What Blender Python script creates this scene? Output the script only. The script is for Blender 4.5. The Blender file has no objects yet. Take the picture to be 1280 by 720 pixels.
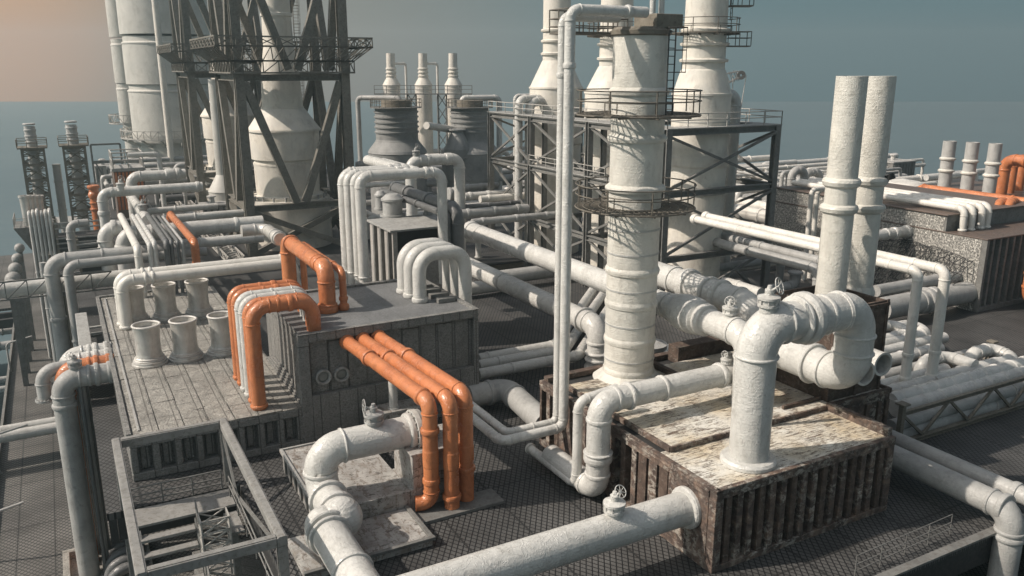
import bpy, math, random
from mathutils import Vector, Matrix
random.seed(7)
SC = bpy.context.scene
COL = SC.collection
R = math.radians

# ------------------------------------------------------------------ survey helpers
# camera model used to survey the photograph (metres, X runs right-away, Y runs left-away)
FPX, HCAM = 1038.0, 20.0
TILT = math.atan(275 / 1038.0)
HEAD = R(28.5)
CAM = Vector((0, 0, HCAM))
_h = Vector((math.sin(HEAD), math.cos(HEAD), 0)); _r = Vector((math.cos(HEAD), -math.sin(HEAD), 0)); _z = Vector((0, 0, 1))
FWD = _h * math.cos(TILT) - _z * math.sin(TILT); UPV = _h * math.sin(TILT) + _z * math.cos(TILT)
def ray(x, y): return FWD * FPX + _r * (x - 640) + UPV * (360 - y)
def P(x, y, zz=0.0):
    d = ray(x, y); return CAM + d * ((zz - HCAM) / d.z)
def PD(x, y, D): return CAM + ray(x, y) * (D / FPX)
def PU(x, y, u):
    d = ray(x, y); return CAM + d * (u / d.x)
def PV(x, y, v):
    d = ray(x, y); return CAM + d * (v / d.y)
AXES = {'u': Vector((1, 0, 0)), 'v': Vector((0, 1, 0)), 'z': Vector((0, 0, 1))}
def along(p, a, x, y):
    a = AXES[a] if isinstance(a, str) else a.normalized()
    d = ray(x, y).normalized(); w = CAM - p; b = a.dot(d)
    t = (a.dot(w) - b * d.dot(w)) / (1 - b * b); return p + a * t
def trace(p, *steps):
    out = [Vector(p)]
    for s in steps: out.append(along(out[-1], s[0], s[1], s[2]))
    return out
def rpx(p, px): return px * (Vector(p) - CAM).dot(FWD) / FPX
V3 = lambda *a: Vector(a)

# ------------------------------------------------------------------ mesh builder
class MB:
    def __init__(s): s.v = []; s.f = []; s.sm = []
    def add(s, vs, fs, smooth=False):
        o = len(s.v); s.v += [Vector(q) for q in vs]; s.f += [tuple(i + o for i in f) for f in fs]; s.sm += [smooth] * len(fs); return s
    def box(s, x0, x1, y0, y1, z0, z1):
        vs = [(x, y, z) for z in (z0, z1) for y in (y0, y1) for x in (x0, x1)]
        return s.add(vs, [(0, 2, 3, 1), (4, 5, 7, 6), (0, 1, 5, 4), (2, 6, 7, 3), (0, 4, 6, 2), (1, 3, 7, 5)])
    def beam(s, p, q, w, h=None, up=None):
        p = Vector(p); q = Vector(q); h = h or w; d = (q - p).normalized()
        up = Vector(up) if up else (Vector((0, 0, 1)) if abs(d.z) < .95 else Vector((0, 1, 0)))
        a = d.cross(up).normalized(); b = a.cross(d).normalized(); a = a * w / 2; b = b * h / 2
        vs = [p - a - b, p + a - b, p + a + b, p - a + b, q - a - b, q + a - b, q + a + b, q - a + b]
        return s.add(vs, [(0, 3, 2, 1), (4, 5, 6, 7), (0, 1, 5, 4), (1, 2, 6, 5), (2, 3, 7, 6), (3, 0, 4, 7)])
    def hbeam(s, p, q, w, h=None, up=None, t=.18):
        # an I section: two flanges and a web
        p = Vector(p); q = Vector(q); h = h or w; d = (q - p).normalized()
        up = Vector(up) if up else (Vector((0, 0, 1)) if abs(d.z) < .95 else Vector((0, 1, 0)))
        a = d.cross(up).normalized(); b = a.cross(d).normalized(); th = h * t
        off = b * (h / 2 - th / 2)
        s.beam(p + off, q + off, w, th, up); s.beam(p - off, q - off, w, th, up)
        return s.beam(p, q, w * t, h - 2 * th, up)
    def tube(s, pts, r, n=12, caps=True):
        pts = [Vector(q) for q in pts]
        d0 = (pts[1] - pts[0]).normalized()
        ref = Vector((0, 0, 1)) if abs(d0.z) < .9 else Vector((1, 0, 0))
        a = d0.cross(ref).normalized(); rings = []; prev = d0
        for i, q in enumerate(pts):
            if i == 0: d = d0
            elif i == len(pts) - 1: d = (pts[i] - pts[i - 1]).normalized()
            else:
                d = ((pts[i] - pts[i - 1]).normalized() + (pts[i + 1] - pts[i]).normalized())
                d = d.normalized() if d.length > 1e-6 else prev
            a = (a - d * a.dot(d)).normalized(); b = d.cross(a)
            rr = r[i] if isinstance(r, (list, tuple)) else r
            rings.append([q + (a * math.cos(2 * math.pi * k / n) + b * math.sin(2 * math.pi * k / n)) * rr for k in range(n)]); prev = d
        vs = [q for g in rings for q in g]; fs = []
        for i in range(len(pts) - 1):
            for k in range(n):
                k2 = (k + 1) % n; fs.append((i * n + k, i * n + k2, (i + 1) * n + k2, (i + 1) * n + k))
        s.add(vs, fs, True)
        if caps:
            s.add(rings[0], [tuple(reversed(range(n)))]); s.add(rings[-1], [tuple(range(n))])
        return s
    def lathe(s, prof, c, axis=(0, 0, 1), n=28, smooth=True, caps=True):
        # prof: list of (radius, distance along axis); every ring is split so that edges stay crisp
        c = Vector(c); ax = Vector(axis).normalized()
        ref = Vector((1, 0, 0)) if abs(ax.x) < .9 else Vector((0, 1, 0))
        a = ax.cross(ref).normalized(); b = ax.cross(a)
        cs = [(a * math.cos(2 * math.pi * k / n) + b * math.sin(2 * math.pi * k / n)) for k in range(n)]
        for (r0, t0), (r1, t1) in zip(prof[:-1], prof[1:]):
            if abs(r0 - r1) < 1e-9 and abs(t0 - t1) < 1e-9: continue
            vs = [c + ax * t0 + q * r0 for q in cs] + [c + ax * t1 + q * r1 for q in cs]
            s.add(vs, [(k, (k + 1) % n, n + (k + 1) % n, n + k) for k in range(n)], smooth)
        if prof[0] == prof[-1] or not caps: return s
        if prof[0][0] > 1e-6: s.add([c + ax * prof[0][1] + q * prof[0][0] for q in cs], [tuple(reversed(range(n)))])
        if prof[-1][0] > 1e-6: s.add([c + ax * prof[-1][1] + q * prof[-1][0] for q in cs], [tuple(range(n))])
        return s
    def ring(s, c, axis, r, rr, n=28, m=8):
        c = Vector(c); ax = Vector(axis).normalized(); ref = Vector((1, 0, 0)) if abs(ax.x) < .9 else Vector((0, 1, 0))
        a = ax.cross(ref).normalized(); b = ax.cross(a); vs = []; fs = []
        for k in range(n):
            t = 2 * math.pi * k / n; d = a * math.cos(t) + b * math.sin(t)
            for j in range(m):
                u = 2 * math.pi * j / m; vs.append(c + d * (r + rr * math.cos(u)) + ax * rr * math.sin(u))
        for k in range(n):
            for j in range(m):
                fs.append((k * m + j, ((k + 1) % n) * m + j, ((k + 1) % n) * m + (j + 1) % m, k * m + (j + 1) % m))
        return s.add(vs, fs, True)
    def build(s, name, mat, parent=None, loc=None, bevel=0, kind=None):
        me = bpy.data.meshes.new(name)
        base = Vector(parent['_b']) if parent is not None else (Vector(loc) if loc is not None else s.foot())
        me.from_pydata([tuple(q - base) for q in s.v], [], s.f)
        me.polygons.foreach_set('use_smooth', s.sm)
        me.update()
        o = bpy.data.objects.new(name, me); COL.objects.link(o)
        if mat: me.materials.append(mat)
        o['_b'] = tuple(base)
        if parent is not None: o.parent = parent
        else: o.location = base
        if bevel:
            m = o.modifiers.new('bevel', 'BEVEL'); m.width = bevel; m.segments = 2; m.limit_method = 'ANGLE'; m.harden_normals = False
        if kind: o['kind'] = kind
        return o
    def foot(s):
        n = len(s.v); x = sum(q.x for q in s.v) / n; y = sum(q.y for q in s.v) / n; z = min(q.z for q in s.v)
        return Vector((x, y, z))
LABELS = {}
def tag(o, label, cat, group=None):
    o['label'] = label; o['category'] = cat
    if group: o['group'] = group
    LABELS.setdefault(label, []).append(o.name)
    return o
def thing(name, label, cat, loc, group=None):
    o = bpy.data.objects.new(name, None); COL.objects.link(o); o.location = Vector(loc); o['_b'] = tuple(Vector(loc)); o.empty_display_size = .3
    return tag(o, label, cat, group)
def dup(root, delta, label, group=None):
    r = root.copy(); COL.objects.link(r); r.location = root.location + Vector(delta)
    tag(r, label, root['category'], group)
    for ch in list(root.children):
        c = ch.copy(); COL.objects.link(c); c.parent = r
        for g in list(ch.children):
            d = g.copy(); COL.objects.link(d); d.parent = c
    return r

# ------------------------------------------------------------------ procedural materials
def srgb(r, g, b):
    f = lambda c: (c / 255 / 12.92) if c / 255 <= .04045 else ((c / 255 + .055) / 1.055) ** 2.4
    return (f(r), f(g), f(b), 1)
class NT:
    def __init__(s, name):
        s.m = bpy.data.materials.new(name); s.m.use_nodes = True; s.t = s.m.node_tree; s.n = s.t.nodes; s.b = s.n['Principled BSDF']
        s.tc = s.n.new('ShaderNodeTexCoord')
    def link(s, a, b): s.t.links.new(a, b)
    def mapping(s, scale=(1, 1, 1), rot=(0, 0, 0)):
        m = s.n.new('ShaderNodeMapping'); m.inputs['Scale'].default_value = scale; m.inputs['Rotation'].default_value = rot
        s.link(s.tc.outputs['Object'], m.inputs['Vector']); return m.outputs['Vector']
    def noise(s, scale, detail=5, rough=.55, dist=0, vec=None):
        n = s.n.new('ShaderNodeTexNoise'); n.inputs['Scale'].default_value = scale; n.inputs['Detail'].default_value = detail
        n.inputs['Roughness'].default_value = rough; n.inputs['Distortion'].default_value = dist
        s.link(vec or s.tc.outputs['Object'], n.inputs['Vector']); return n.outputs['Fac']
    def voro(s, scale, vec=None, feat='F1'):
        n = s.n.new('ShaderNodeTexVoronoi'); n.feature = feat; n.inputs['Scale'].default_value = scale
        s.link(vec or s.tc.outputs['Object'], n.inputs['Vector']); return n.outputs['Distance']
    def ramp(s, fac, stops, interp='LINEAR'):
        r = s.n.new('ShaderNodeValToRGB'); r.color_ramp.interpolation = interp
        while len(r.color_ramp.elements) < len(stops): r.color_ramp.elements.new(.5)
        for e, (p, c) in zip(r.color_ramp.elements, stops):
            e.position = p; e.color = c if len(c) == 4 else (*c, 1)
        s.link(fac, r.inputs['Fac']); return r.outputs['Color']
    def mix(s, fac, a, b, mode='MIX'):
        m = s.n.new('ShaderNodeMix'); m.data_type = 'RGBA'; m.blend_type = mode
        for sock, val in ((m.inputs[0], fac), (m.inputs[6], a), (m.inputs[7], b)):
            if isinstance(val, (int, float)): sock.default_value = val
            elif isinstance(val, (tuple, list)): sock.default_value = val if len(val) == 4 else (*val, 1)
            else: s.link(val, sock)
        return m.outputs[2]
    def math(s, op, a, b=None):
        m = s.n.new('ShaderNodeMath'); m.operation = op
        for sock, val in ((m.inputs[0], a), (m.inputs[1], b)):
            if val is None: continue
            if isinstance(val, (int, float)): sock.default_value = val
            else: s.link(val, sock)
        return m.outputs[0]
    def bump(s, height, strength=.3, dist=.05, normal=None):
        b = s.n.new('ShaderNodeBump'); b.inputs['Strength'].default_value = strength; b.inputs['Distance'].default_value = dist
        s.link(height, b.inputs['Height'])
        if normal is not None: s.link(normal, b.inputs['Normal'])
        return b.outputs['Normal']
    def finish(s, col=None, rough=.5, metal=0, normal=None, spec=.5):
        if col is not None:
            if isinstance(col, (tuple, list)): s.b.inputs['Base Color'].default_value = col if len(col) == 4 else (*col, 1)
            else: s.link(col, s.b.inputs['Base Color'])
        if isinstance(rough, (int, float)): s.b.inputs['Roughness'].default_value = rough
        else: s.link(rough, s.b.inputs['Roughness'])
        s.b.inputs['Metallic'].default_value = metal
        s.b.inputs['Specular IOR Level'].default_value = spec
        if normal is not None: s.link(normal, s.b.inputs['Normal'])
        return s.m

def insul(name, c0, c1, dirt, crinkle=.5, scale=1.0, rough=.42, metal=0.0, bdist=.05):
    """wrinkled painted insulation: crumpled foil relief, grime in the hollows, faint circumferential scuffs"""
    t = NT(name)
    big = t.noise(.55 * scale, 4, .6); fine = t.noise(4 * scale, 4, .6, .6)
    def ridge(sc, dist, w):
        n = t.noise(sc * scale, 3, .55, dist); return t.ramp(t.math('ABSOLUTE', t.math('SUBTRACT', n, .5)), [(0, (1, 1, 1)), (w, (0, 0, 0))], 'EASE')
    r1 = ridge(1.6, 1.6, .03); r2 = ridge(4.2, 1.3, .05); und = t.noise(2.2 * scale, 2, .5, .6)
    col = t.mix(t.ramp(big, [(.35, (0, 0, 0)), (.65, (1, 1, 1))]), c0, c1)
    spots = t.ramp(t.noise(1.7 * scale, 6, .66, .5), [(.56, (0, 0, 0)), (.70, (1, 1, 1))])
    col = t.mix(t.math('MULTIPLY', spots, .38), col, dirt)
    sm = t.noise(1.3 * scale, 7, .7, .3, t.mapping((1, 1, .35))); col = t.mix(t.math('MULTIPLY', t.ramp(sm, [(.5, (0, 0, 0)), (.7, (1, 1, 1))]), .38), col, dirt)
    seam = t.n.new('ShaderNodeTexWave'); seam.wave_type = 'BANDS'; seam.bands_direction = 'Z'; seam.inputs['Scale'].default_value = 2.2 * scale
    seam.inputs['Distortion'].default_value = 3.5; seam.inputs['Detail'].default_value = 4; seam.inputs['Detail Scale'].default_value = 2
    t.link(t.tc.outputs['Object'], seam.inputs['Vector'])
    hgt = t.math('ADD', t.math('ADD', t.math('MULTIPLY', r1, .55), t.math('MULTIPLY', r2, .22)), t.math('ADD', t.math('ADD', t.math('MULTIPLY', fine, .025), t.math('MULTIPLY', und, 1.3)), t.math('MULTIPLY', seam.outputs['Fac'], .14)))
    ro = t.ramp(big, [(.3, (rough - .06,) * 3), (.7, (rough + .12,) * 3)])
    return t.finish(col, ro, metal, t.bump(hgt, crinkle, bdist))
M = {}
M['white'] = insul('white_insulation', (.60, .595, .565), (.50, .495, .47), (.24, .23, .205), .7, 1, .25, 0, .03)
M['cream'] = insul('cream_insulation', (.70, .68, .63), (.60, .585, .54), (.34, .315, .27), .45, 1, .33, 0, .03)
M['grey'] = insul('grey_insulation', (.40, .40, .385), (.30, .30, .29), (.12, .115, .105), .40)
M['dark'] = insul('dark_lagging', (.15, .155, .155), (.10, .10, .10), (.04, .04, .038), .4, 1, .32)
M['orange'] = insul('orange_paint', (.57, .215, .09), (.44, .15, .062), (.14, .06, .036), .5, 1, .2, 0, .03)
M['chimney'] = insul('chimney_coating', (.66, .64, .58), (.54, .53, .485), (.26, .24, .20), .6, .9, .38, 0, .03)
M['chimneygrey'] = insul('grey_chimney_coating', (.47, .47, .45), (.36, .365, .355), (.16, .155, .145), .5, .9, .45, 0, .045)
M['vessel'] = insul('vessel_coating', (.70, .66, .58), (.58, .56, .51), (.30, .27, .23), .25, .7, .55)
M['tank'] = insul('tank_coating', (.52, .51, .47), (.44, .44, .41), (.24, .23, .20), .18, .5, .6)
M['greyvessel'] = insul('grey_vessel_coating', (.29, .295, .29), (.21, .215, .21), (.10, .10, .095), .25, .6, .55)
M['can'] = insul('bare_vent_metal', (.60, .585, .55), (.46, .45, .42), (.20, .18, .15), .25, 1.5, .34, .35)

def steel(name, c0, c1, rust, amt=.5, rough=.6):
    t = NT(name)
    a = t.noise(1.1, 6, .65); b = t.noise(5, 8, .7, .5)
    col = t.mix(t.ramp(a, [(.35, (0, 0, 0)), (.68, (1, 1, 1))]), c0, c1)
    col = t.mix(t.math('MULTIPLY', t.ramp(b, [(.50, (0, 0, 0)), (.66, (1, 1, 1))]), amt), col, rust)
    return t.finish(col, t.ramp(b, [(.3, (rough - .1,) * 3), (.7, (rough + .2,) * 3)]), 0, t.bump(b, .35, .03))
M['steel'] = steel('grey_steelwork', (.19, .19, .18), (.12, .12, .115), (.07, .055, .042))
M['steelpale'] = steel('pale_steelwork', (.36, .36, .345), (.26, .26, .25), (.12, .105, .085), .6)
M['steelbrown'] = steel('brown_steelwork', (.20, .18, .145), (.135, .12, .095), (.065, .05, .035), .6)
M['jacket'] = steel('weathered_jacket_steel', (.185, .175, .152), (.12, .113, .098), (.06, .05, .04), .65)
M['frame'] = steel('worn_frame_steel', (.27, .265, .25), (.19, .187, .178), (.10, .085, .07), .6)
M['rail'] = steel('railing_steel', (.15, .135, .11), (.10, .09, .075), (.05, .04, .03), .4)
M['railpale'] = steel('pale_railing_steel', (.42, .41, .38), (.33, .32, .30), (.15, .13, .1), .4)
M['black'] = steel('blackened_steel', (.035, .035, .035), (.022, .022, .022), (.03, .022, .016), .4)
M['rim'] = steel('bright_worn_metal', (.62, .60, .56), (.5, .48, .45), (.2, .17, .13), .3, .4)
M['brownplate'] = steel('brown_roof_plate', (.14, .10, .08), (.10, .08, .07), (.05, .04, .03), .4, .4)
M['glass'] = NT('porthole_glass').finish((.20, .21, .20), .15)

def rustblock():
    t = NT('rusted_plate')
    n = t.noise(1.4, 8, .7, .6); m = t.mapping((1.1, 1.1, 1.5)); s = t.noise(2.6, 9, .75, .35, m); fine = t.noise(14, 6, .7)
    col = t.ramp(n, [(.30, (.028, .021, .018)), (.48, (.08, .056, .046)), (.60, (.17, .115, .085)), (.75, (.32, .265, .215))])
    pale = t.ramp(s, [(.49, (0, 0, 0)), (.54, (1, 1, 1))])
    pale = t.math('MULTIPLY', pale, t.ramp(t.noise(.75, 5, .65, .4), [(.44, (.08, .08, .08)), (.60, (1, 1, 1))]))
    col = t.mix(t.math('MULTIPLY', pale, .8), col, (.40, .37, .32))
    col = t.mix(t.ramp(fine, [(.5, (0, 0, 0)), (.75, (.7, .7, .7))]), col, (.05, .032, .025))
    return t.finish(col, .75, 0, t.bump(t.math('ADD', n, t.math('MULTIPLY', s, .7)), .8, .08))
M['rust'] = rustblock()
def rustdark():
    t = NT('dark_rusted_plate')
    n = t.noise(1.8, 8, .7, .6); s = t.noise(3.2, 8, .72, .8, t.mapping((1, 1, 1.4)))
    col = t.ramp(n, [(.30, (.03, .022, .018)), (.5, (.075, .05, .038)), (.7, (.15, .11, .085))])
    col = t.mix(t.math('MULTIPLY', t.ramp(s, [(.55, (0, 0, 0)), (.66, (1, 1, 1))]), .6), col, (.25, .225, .19))
    return t.finish(col, .8, 0, t.bump(n, .7, .06))
M['rustdark'] = rustdark()
def peeling():
    t = NT('peeling_cream_paint')
    l = t.noise(.35, 4, .6); p = t.noise(1.1, 7, .72, .5); fine = t.noise(9, 6, .7, .3)
    cream = t.mix(t.ramp(l, [(.38, (0, 0, 0)), (.62, (1, 1, 1))]), (.66, .645, .59), (.56, .48, .35))
    cream = t.mix(t.ramp(t.noise(2.3, 7, .7), [(.45, (0, 0, 0)), (.68, (.6, .6, .6))]), cream, (.43, .415, .375))
    flake = t.ramp(t.noise(4.2, 12, .8, .2, t.mapping((.6, 1.9, 1), (0, 0, R(5)))), [(.565, (0, 0, 0)), (.578, (1, 1, 1))])
    scr = t.ramp(t.noise(2.2, 11, .78, .15, t.mapping((.45, 5.5, 1), (0, 0, R(-3)))), [(.525, (0, 0, 0)), (.538, (1, 1, 1))])
    scr = t.math('MULTIPLY', scr, t.ramp(p, [(.44, (0, 0, 0)), (.56, (1, 1, 1))]))
    k = t.math('MAXIMUM', t.math('MULTIPLY', flake, t.ramp(p, [(.36, (.25, .25, .25)), (.60, (1, 1, 1))])), scr)
    under = t.mix(t.ramp(fine, [(.4, (0, 0, 0)), (.6, (1, 1, 1))]), (.05, .037, .030), (.14, .085, .055))
    halo = t.ramp(t.noise(4.2, 12, .8, .2, t.mapping((.6, 1.9, 1), (0, 0, R(5)))), [(.535, (0, 0, 0)), (.565, (.3, .3, .3))])
    cream = t.mix(halo, cream, (.36, .25, .15))
    col = t.mix(t.math('MULTIPLY', k, .92), cream, under)
    return t.finish(col, .6, 0, t.bump(t.math('ADD', t.math('SUBTRACT', 1.0, k), t.math('MULTIPLY', fine, .3)), .7, .03))
M['peel'] = peeling()
def plated(name, c0, c1, c2, sx, sy, axes, strength=.8, dist=.06, mortar=.02, rough=.7, spec=.4):
    """riveted / seamed plating; axes picks which object axes carry the seams"""
    t = NT(name)
    sep = t.n.new('ShaderNodeSeparateXYZ'); t.link(t.tc.outputs['Object'], sep.inputs[0])
    comb = t.n.new('ShaderNodeCombineXYZ')
    for i, a in enumerate(axes):
        if len(a) == 1: t.link(sep.outputs['XYZ'.index(a)], comb.inputs[i])
        else: t.link(t.math('ADD', sep.outputs['XYZ'.index(a[0])], sep.outputs['XYZ'.index(a[1])]), comb.inputs[i])
    br = t.n.new('ShaderNodeTexBrick'); br.inputs['Scale'].default_value = 1; br.inputs['Brick Width'].default_value = sx; br.inputs['Row Height'].default_value = sy
    br.inputs['Mortar Size'].default_value = mortar; br.inputs['Mortar Smooth'].default_value = .4; br.offset = .37
    br.inputs['Color1'].default_value = (0, 0, 0, 1); br.inputs['Color2'].default_value = (1, 1, 1, 1); br.inputs['Mortar'].default_value = (.5, .5, .5, 1)
    t.link(comb.outputs[0], br.inputs['Vector'])
    n = t.noise(2.2, 9, .72, .7); f = t.noise(11, 6, .7, .4)
    col = t.mix(t.ramp(n, [(.32, (0, 0, 0)), (.68, (1, 1, 1))]), c0, c1)
    col = t.mix(t.math('MULTIPLY', br.outputs['Color'], .22), col, c1)
    col = t.mix(t.math('MULTIPLY', t.ramp(f, [(.46, (0, 0, 0)), (.62, (1, 1, 1))]), .62), col, c2)
    g = t.noise(.5, 6, .7, .4); col = t.mix(t.math('MULTIPLY', t.ramp(g, [(.42, (0, 0, 0)), (.62, (1, 1, 1))]), .5), col, tuple(c * .5 for c in c1))
    col = t.mix(t.math('MULTIPLY', br.outputs['Fac'], .8), col, tuple(c * .3 for c in c0))
    hgt = t.math('ADD', t.math('MULTIPLY', n, 1.2), t.math('SUBTRACT', t.math('MULTIPLY', f, .55), t.math('MULTIPLY', br.outputs['Fac'], .6)))
    return t.finish(col, t.ramp(f, [(.3, (rough - .2,) * 3), (.7, (rough + .15,) * 3)]), 0, t.bump(hgt, strength, dist), spec)
M['stonewall'] = plated('grey_seamed_plate', (.20, .20, .19), (.31, .305, .29), (.06, .056, .05), 9.0, 1.05, ['Z', 'XY'], 1.0, .12, .03)
M['stoneroof'] = plated('scuffed_roof_sheet', (.20, .205, .205), (.155, .16, .165), (.11, .11, .11), 1.7, 40, ['X', 'Y'], .35, .04, .012, .6)
M['canroof'] = plated('crumbling_pale_roof', (.53, .51, .46), (.29, .28, .255), (.06, .056, .05), 2.2, 1.2, ['Y', 'X'], 1.0, .13, .035, .5)
def scratched():
    t = NT('scratched_grey_housing')
    a = t.noise(1.0, 7, .7, .4); b = t.noise(4.5, 9, .78, .3, t.mapping((1, .35, .5))); c = t.noise(5, 9, .78, .3, t.mapping((.35, 1, 1), (0, 0, R(30)))); f = t.noise(12, 5, .7)
    col = t.mix(t.ramp(a, [(.36, (0, 0, 0)), (.62, (1, 1, 1))]), (.42, .41, .385), (.27, .265, .255))
    col = t.mix(t.math('MULTIPLY', t.ramp(b, [(.53, (0, 0, 0)), (.56, (1, 1, 1))]), .7), col, (.13, .095, .07))
    col = t.mix(t.math('MULTIPLY', t.ramp(c, [(.56, (0, 0, 0)), (.58, (1, 1, 1))]), .8), col, (.07, .06, .052))
    col = t.mix(t.math('MULTIPLY', t.ramp(a, [(.52, (0, 0, 0)), (.68, (1, 1, 1))]), .45), col, (.22, .17, .12))
    return t.finish(col, t.ramp(f, [(.3, (.35, .35, .35)), (.7, (.65, .65, .65))]), 0, t.bump(t.math('ADD', b, t.math('MULTIPLY', f, .4)), .45, .025))
M['pump'] = scratched()
def mottled():
    t = NT('glittering_mottled_plate')
    a = t.noise(2.6, 6, .7, .4); b = t.noise(6.5, 5, .72, .3)
    col = t.ramp(b, [(.38, (.05, .048, .045)), (.47, (.20, .195, .18)), (.53, (.42, .41, .375)), (.60, (.80, .78, .71))])
    col = t.mix(t.ramp(a, [(.40, (.7, .7, .7)), (.62, (0, 0, 0))]), col, (.17, .165, .155))
    return t.finish(col, t.ramp(b, [(.4, (.5, .5, .5)), (.6, (.2, .2, .2))]), 0, t.bump(b, .8, .06))
M['mottle'] = mottled()
M['hut'] = plated('streaked_hut_plate', (.36, .35, .33), (.50, .485, .455), (.20, .16, .125), 3, 3, ['Y', 'Z'], .4, .04, .002, .5)

def grating(name, pu, pv, line, gap, w, plank=None, warm=0, plank2=None):
    """expanded-metal walkway: diamond strands over dark gaps, laid in sheets"""
    t = NT(name)
    sep = t.n.new('ShaderNodeSeparateXYZ'); t.link(t.tc.outputs['Object'], sep.inputs[0])
    x = t.math('MULTIPLY', sep.outputs[0], 1 / pu); y = t.math('MULTIPLY', sep.outputs[1], 1 / pv)
    def strand(e):
        fr = t.math('FRACT', e); return t.math('ABSOLUTE', t.math('SUBTRACT', fr, .5))
    a = strand(t.math('ADD', x, y)); b = strand(t.math('SUBTRACT', x, y))
    d = t.math('MINIMUM', a, b)
    k = t.ramp(d, [(w * .7, (0, 0, 0)), (w, (1, 1, 1))])
    n = t.noise(.25, 6, .65); f = t.noise(2.5, 5, .7)
    lc = t.mix(t.ramp(n, [(.36, (0, 0, 0)), (.64, (1, 1, 1))]), line, tuple(c * .45 for c in line))
    lc = t.mix(t.math('MULTIPLY', f, .4), lc, tuple(c * .5 for c in line))
    col = t.mix(k, gap, lc)
    if plank:
        px = strand(t.math('MULTIPLY', sep.outputs[0], 1 / plank)); pk = t.ramp(px, [(.014, (1, 1, 1)), (.02, (0, 0, 0))])
        py = strand(t.math('MULTIPLY', sep.outputs[1], 1 / (plank2 or plank * 3.4))); pk2 = t.ramp(py, [(.006, (1, 1, 1)), (.009, (0, 0, 0))])
        col = t.mix(t.math('MULTIPLY', t.math('MAXIMUM', pk, pk2), .85), col, (.018, .018, .018))
    return t.finish(col, .6, 0, None, .3)
M['grate'] = grating('deck_expanded_mesh', .30, .46, (.118, .117, .114), (.010, .010, .011), .12, 3.0, 0, 6.0)
M['walk'] = grating('walkway_expanded_mesh', .36, .46, (.20, .195, .182), (.03, .029, .028), .14, 2.3, 0, 7.5)
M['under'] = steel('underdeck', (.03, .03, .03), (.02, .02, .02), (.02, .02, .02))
def sea():
    t = NT('hazy_sea_water')
    v = t.mapping((1, 1, 1), (0, 0, R(25)))
    m = t.n.new('ShaderNodeMapping'); m.inputs['Scale'].default_value = (.25, 1, 1); t.link(v, m.inputs['Vector'])
    a = t.noise(.16, 6, .6, .6, m.outputs[0]); b = t.noise(.9, 4, .6, .3, m.outputs[0]); c = t.noise(.012, 4, .6)
    col = t.mix(t.ramp(c, [(.35, (0, 0, 0)), (.65, (1, 1, 1))]), (.085, .128, .148), (.100, .145, .162))
    col = t.mix(t.math('MULTIPLY', t.ramp(a, [(.45, (0, 0, 0)), (.7, (1, 1, 1))]), .35), col, (.13, .172, .185))
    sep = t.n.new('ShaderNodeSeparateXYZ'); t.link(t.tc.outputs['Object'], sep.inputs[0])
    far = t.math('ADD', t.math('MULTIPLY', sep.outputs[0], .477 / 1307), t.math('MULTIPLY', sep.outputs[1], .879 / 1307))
    col = t.mix(t.ramp(far, [(.25, (0, 0, 0)), (.97, (1, 1, 1))]), col, (.088, .160, .190))  # distance haze put into the water colour towards the far edge
    return t.finish(col, .7, 0, t.bump(t.math('ADD', a, t.math('MULTIPLY', b, .4)), .35, .5), .1)
M['sea'] = sea()

# ------------------------------------------------------------------ generic makers
def fillet(pts, Rr):
    pts = [Vector(p) for p in pts]; out = [pts[0]]
    for i in range(1, len(pts) - 1):
        a, b, c = pts[i - 1], pts[i], pts[i + 1]; d1 = (b - a); d2 = (c - b); l1, l2 = d1.length, d2.length
        if l1 < 1e-6 or l2 < 1e-6: continue
        d1 /= l1; d2 /= l2; ang = math.acos(max(-1, min(1, d1.dot(d2))))
        if ang < .03: out.append(b); continue
        t = min(Rr * math.tan(ang / 2), l1 * (.5 if i > 1 else .98), l2 * (.5 if i < len(pts) - 2 else .98)); rad = t / math.tan(ang / 2)
        nrm = (d2 - d1 * d1.dot(d2)).normalized(); c0 = b - d1 * t + nrm * rad; k = max(3, int(ang / R(11)))
        for j in range(k + 1):
            th = ang * j / k; out.append(c0 - nrm * rad * math.cos(th) + d1 * rad * math.sin(th))
    out.append(pts[-1]); return out
def couple(p, d, r, mat, parent, w=None, grow=1.22, name='flange', round_=True):
    """a collar round a pipe at p, along d"""
    w = w or r * .38; mb = MB(); n = 24 if r > .25 else 14
    if round_:
        pr = [(r * .99, -w / 2), (r * (1 + (grow - 1) * .75), -w * .42), (r * grow, -w * .18), (r * grow, w * .18), (r * (1 + (grow - 1) * .75), w * .42), (r * .99, w / 2)]
    else: pr = [(r * .99, -w / 2), (r * grow, -w / 2), (r * grow, w / 2), (r * .99, w / 2)]
    mb.lathe(pr, p, d, n)
    if grow >= 1.27 and r > .3 and not round_:
        ax = Vector(d).normalized(); ref = Vector((0, 0, 1)) if abs(ax.z) < .9 else Vector((1, 0, 0)); a = ax.cross(ref).normalized(); b = ax.cross(a)
        for k in range(16):
            q = Vector(p) + (a * math.cos(k * math.pi / 8) + b * math.sin(k * math.pi / 8)) * r * (1 + (grow - 1) * .55); mb.tube([q - ax * (w * .5 + .07), q + ax * (w * .5 + .07)], .04, 6)
    return mb.build(name, mat, parent)
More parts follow.
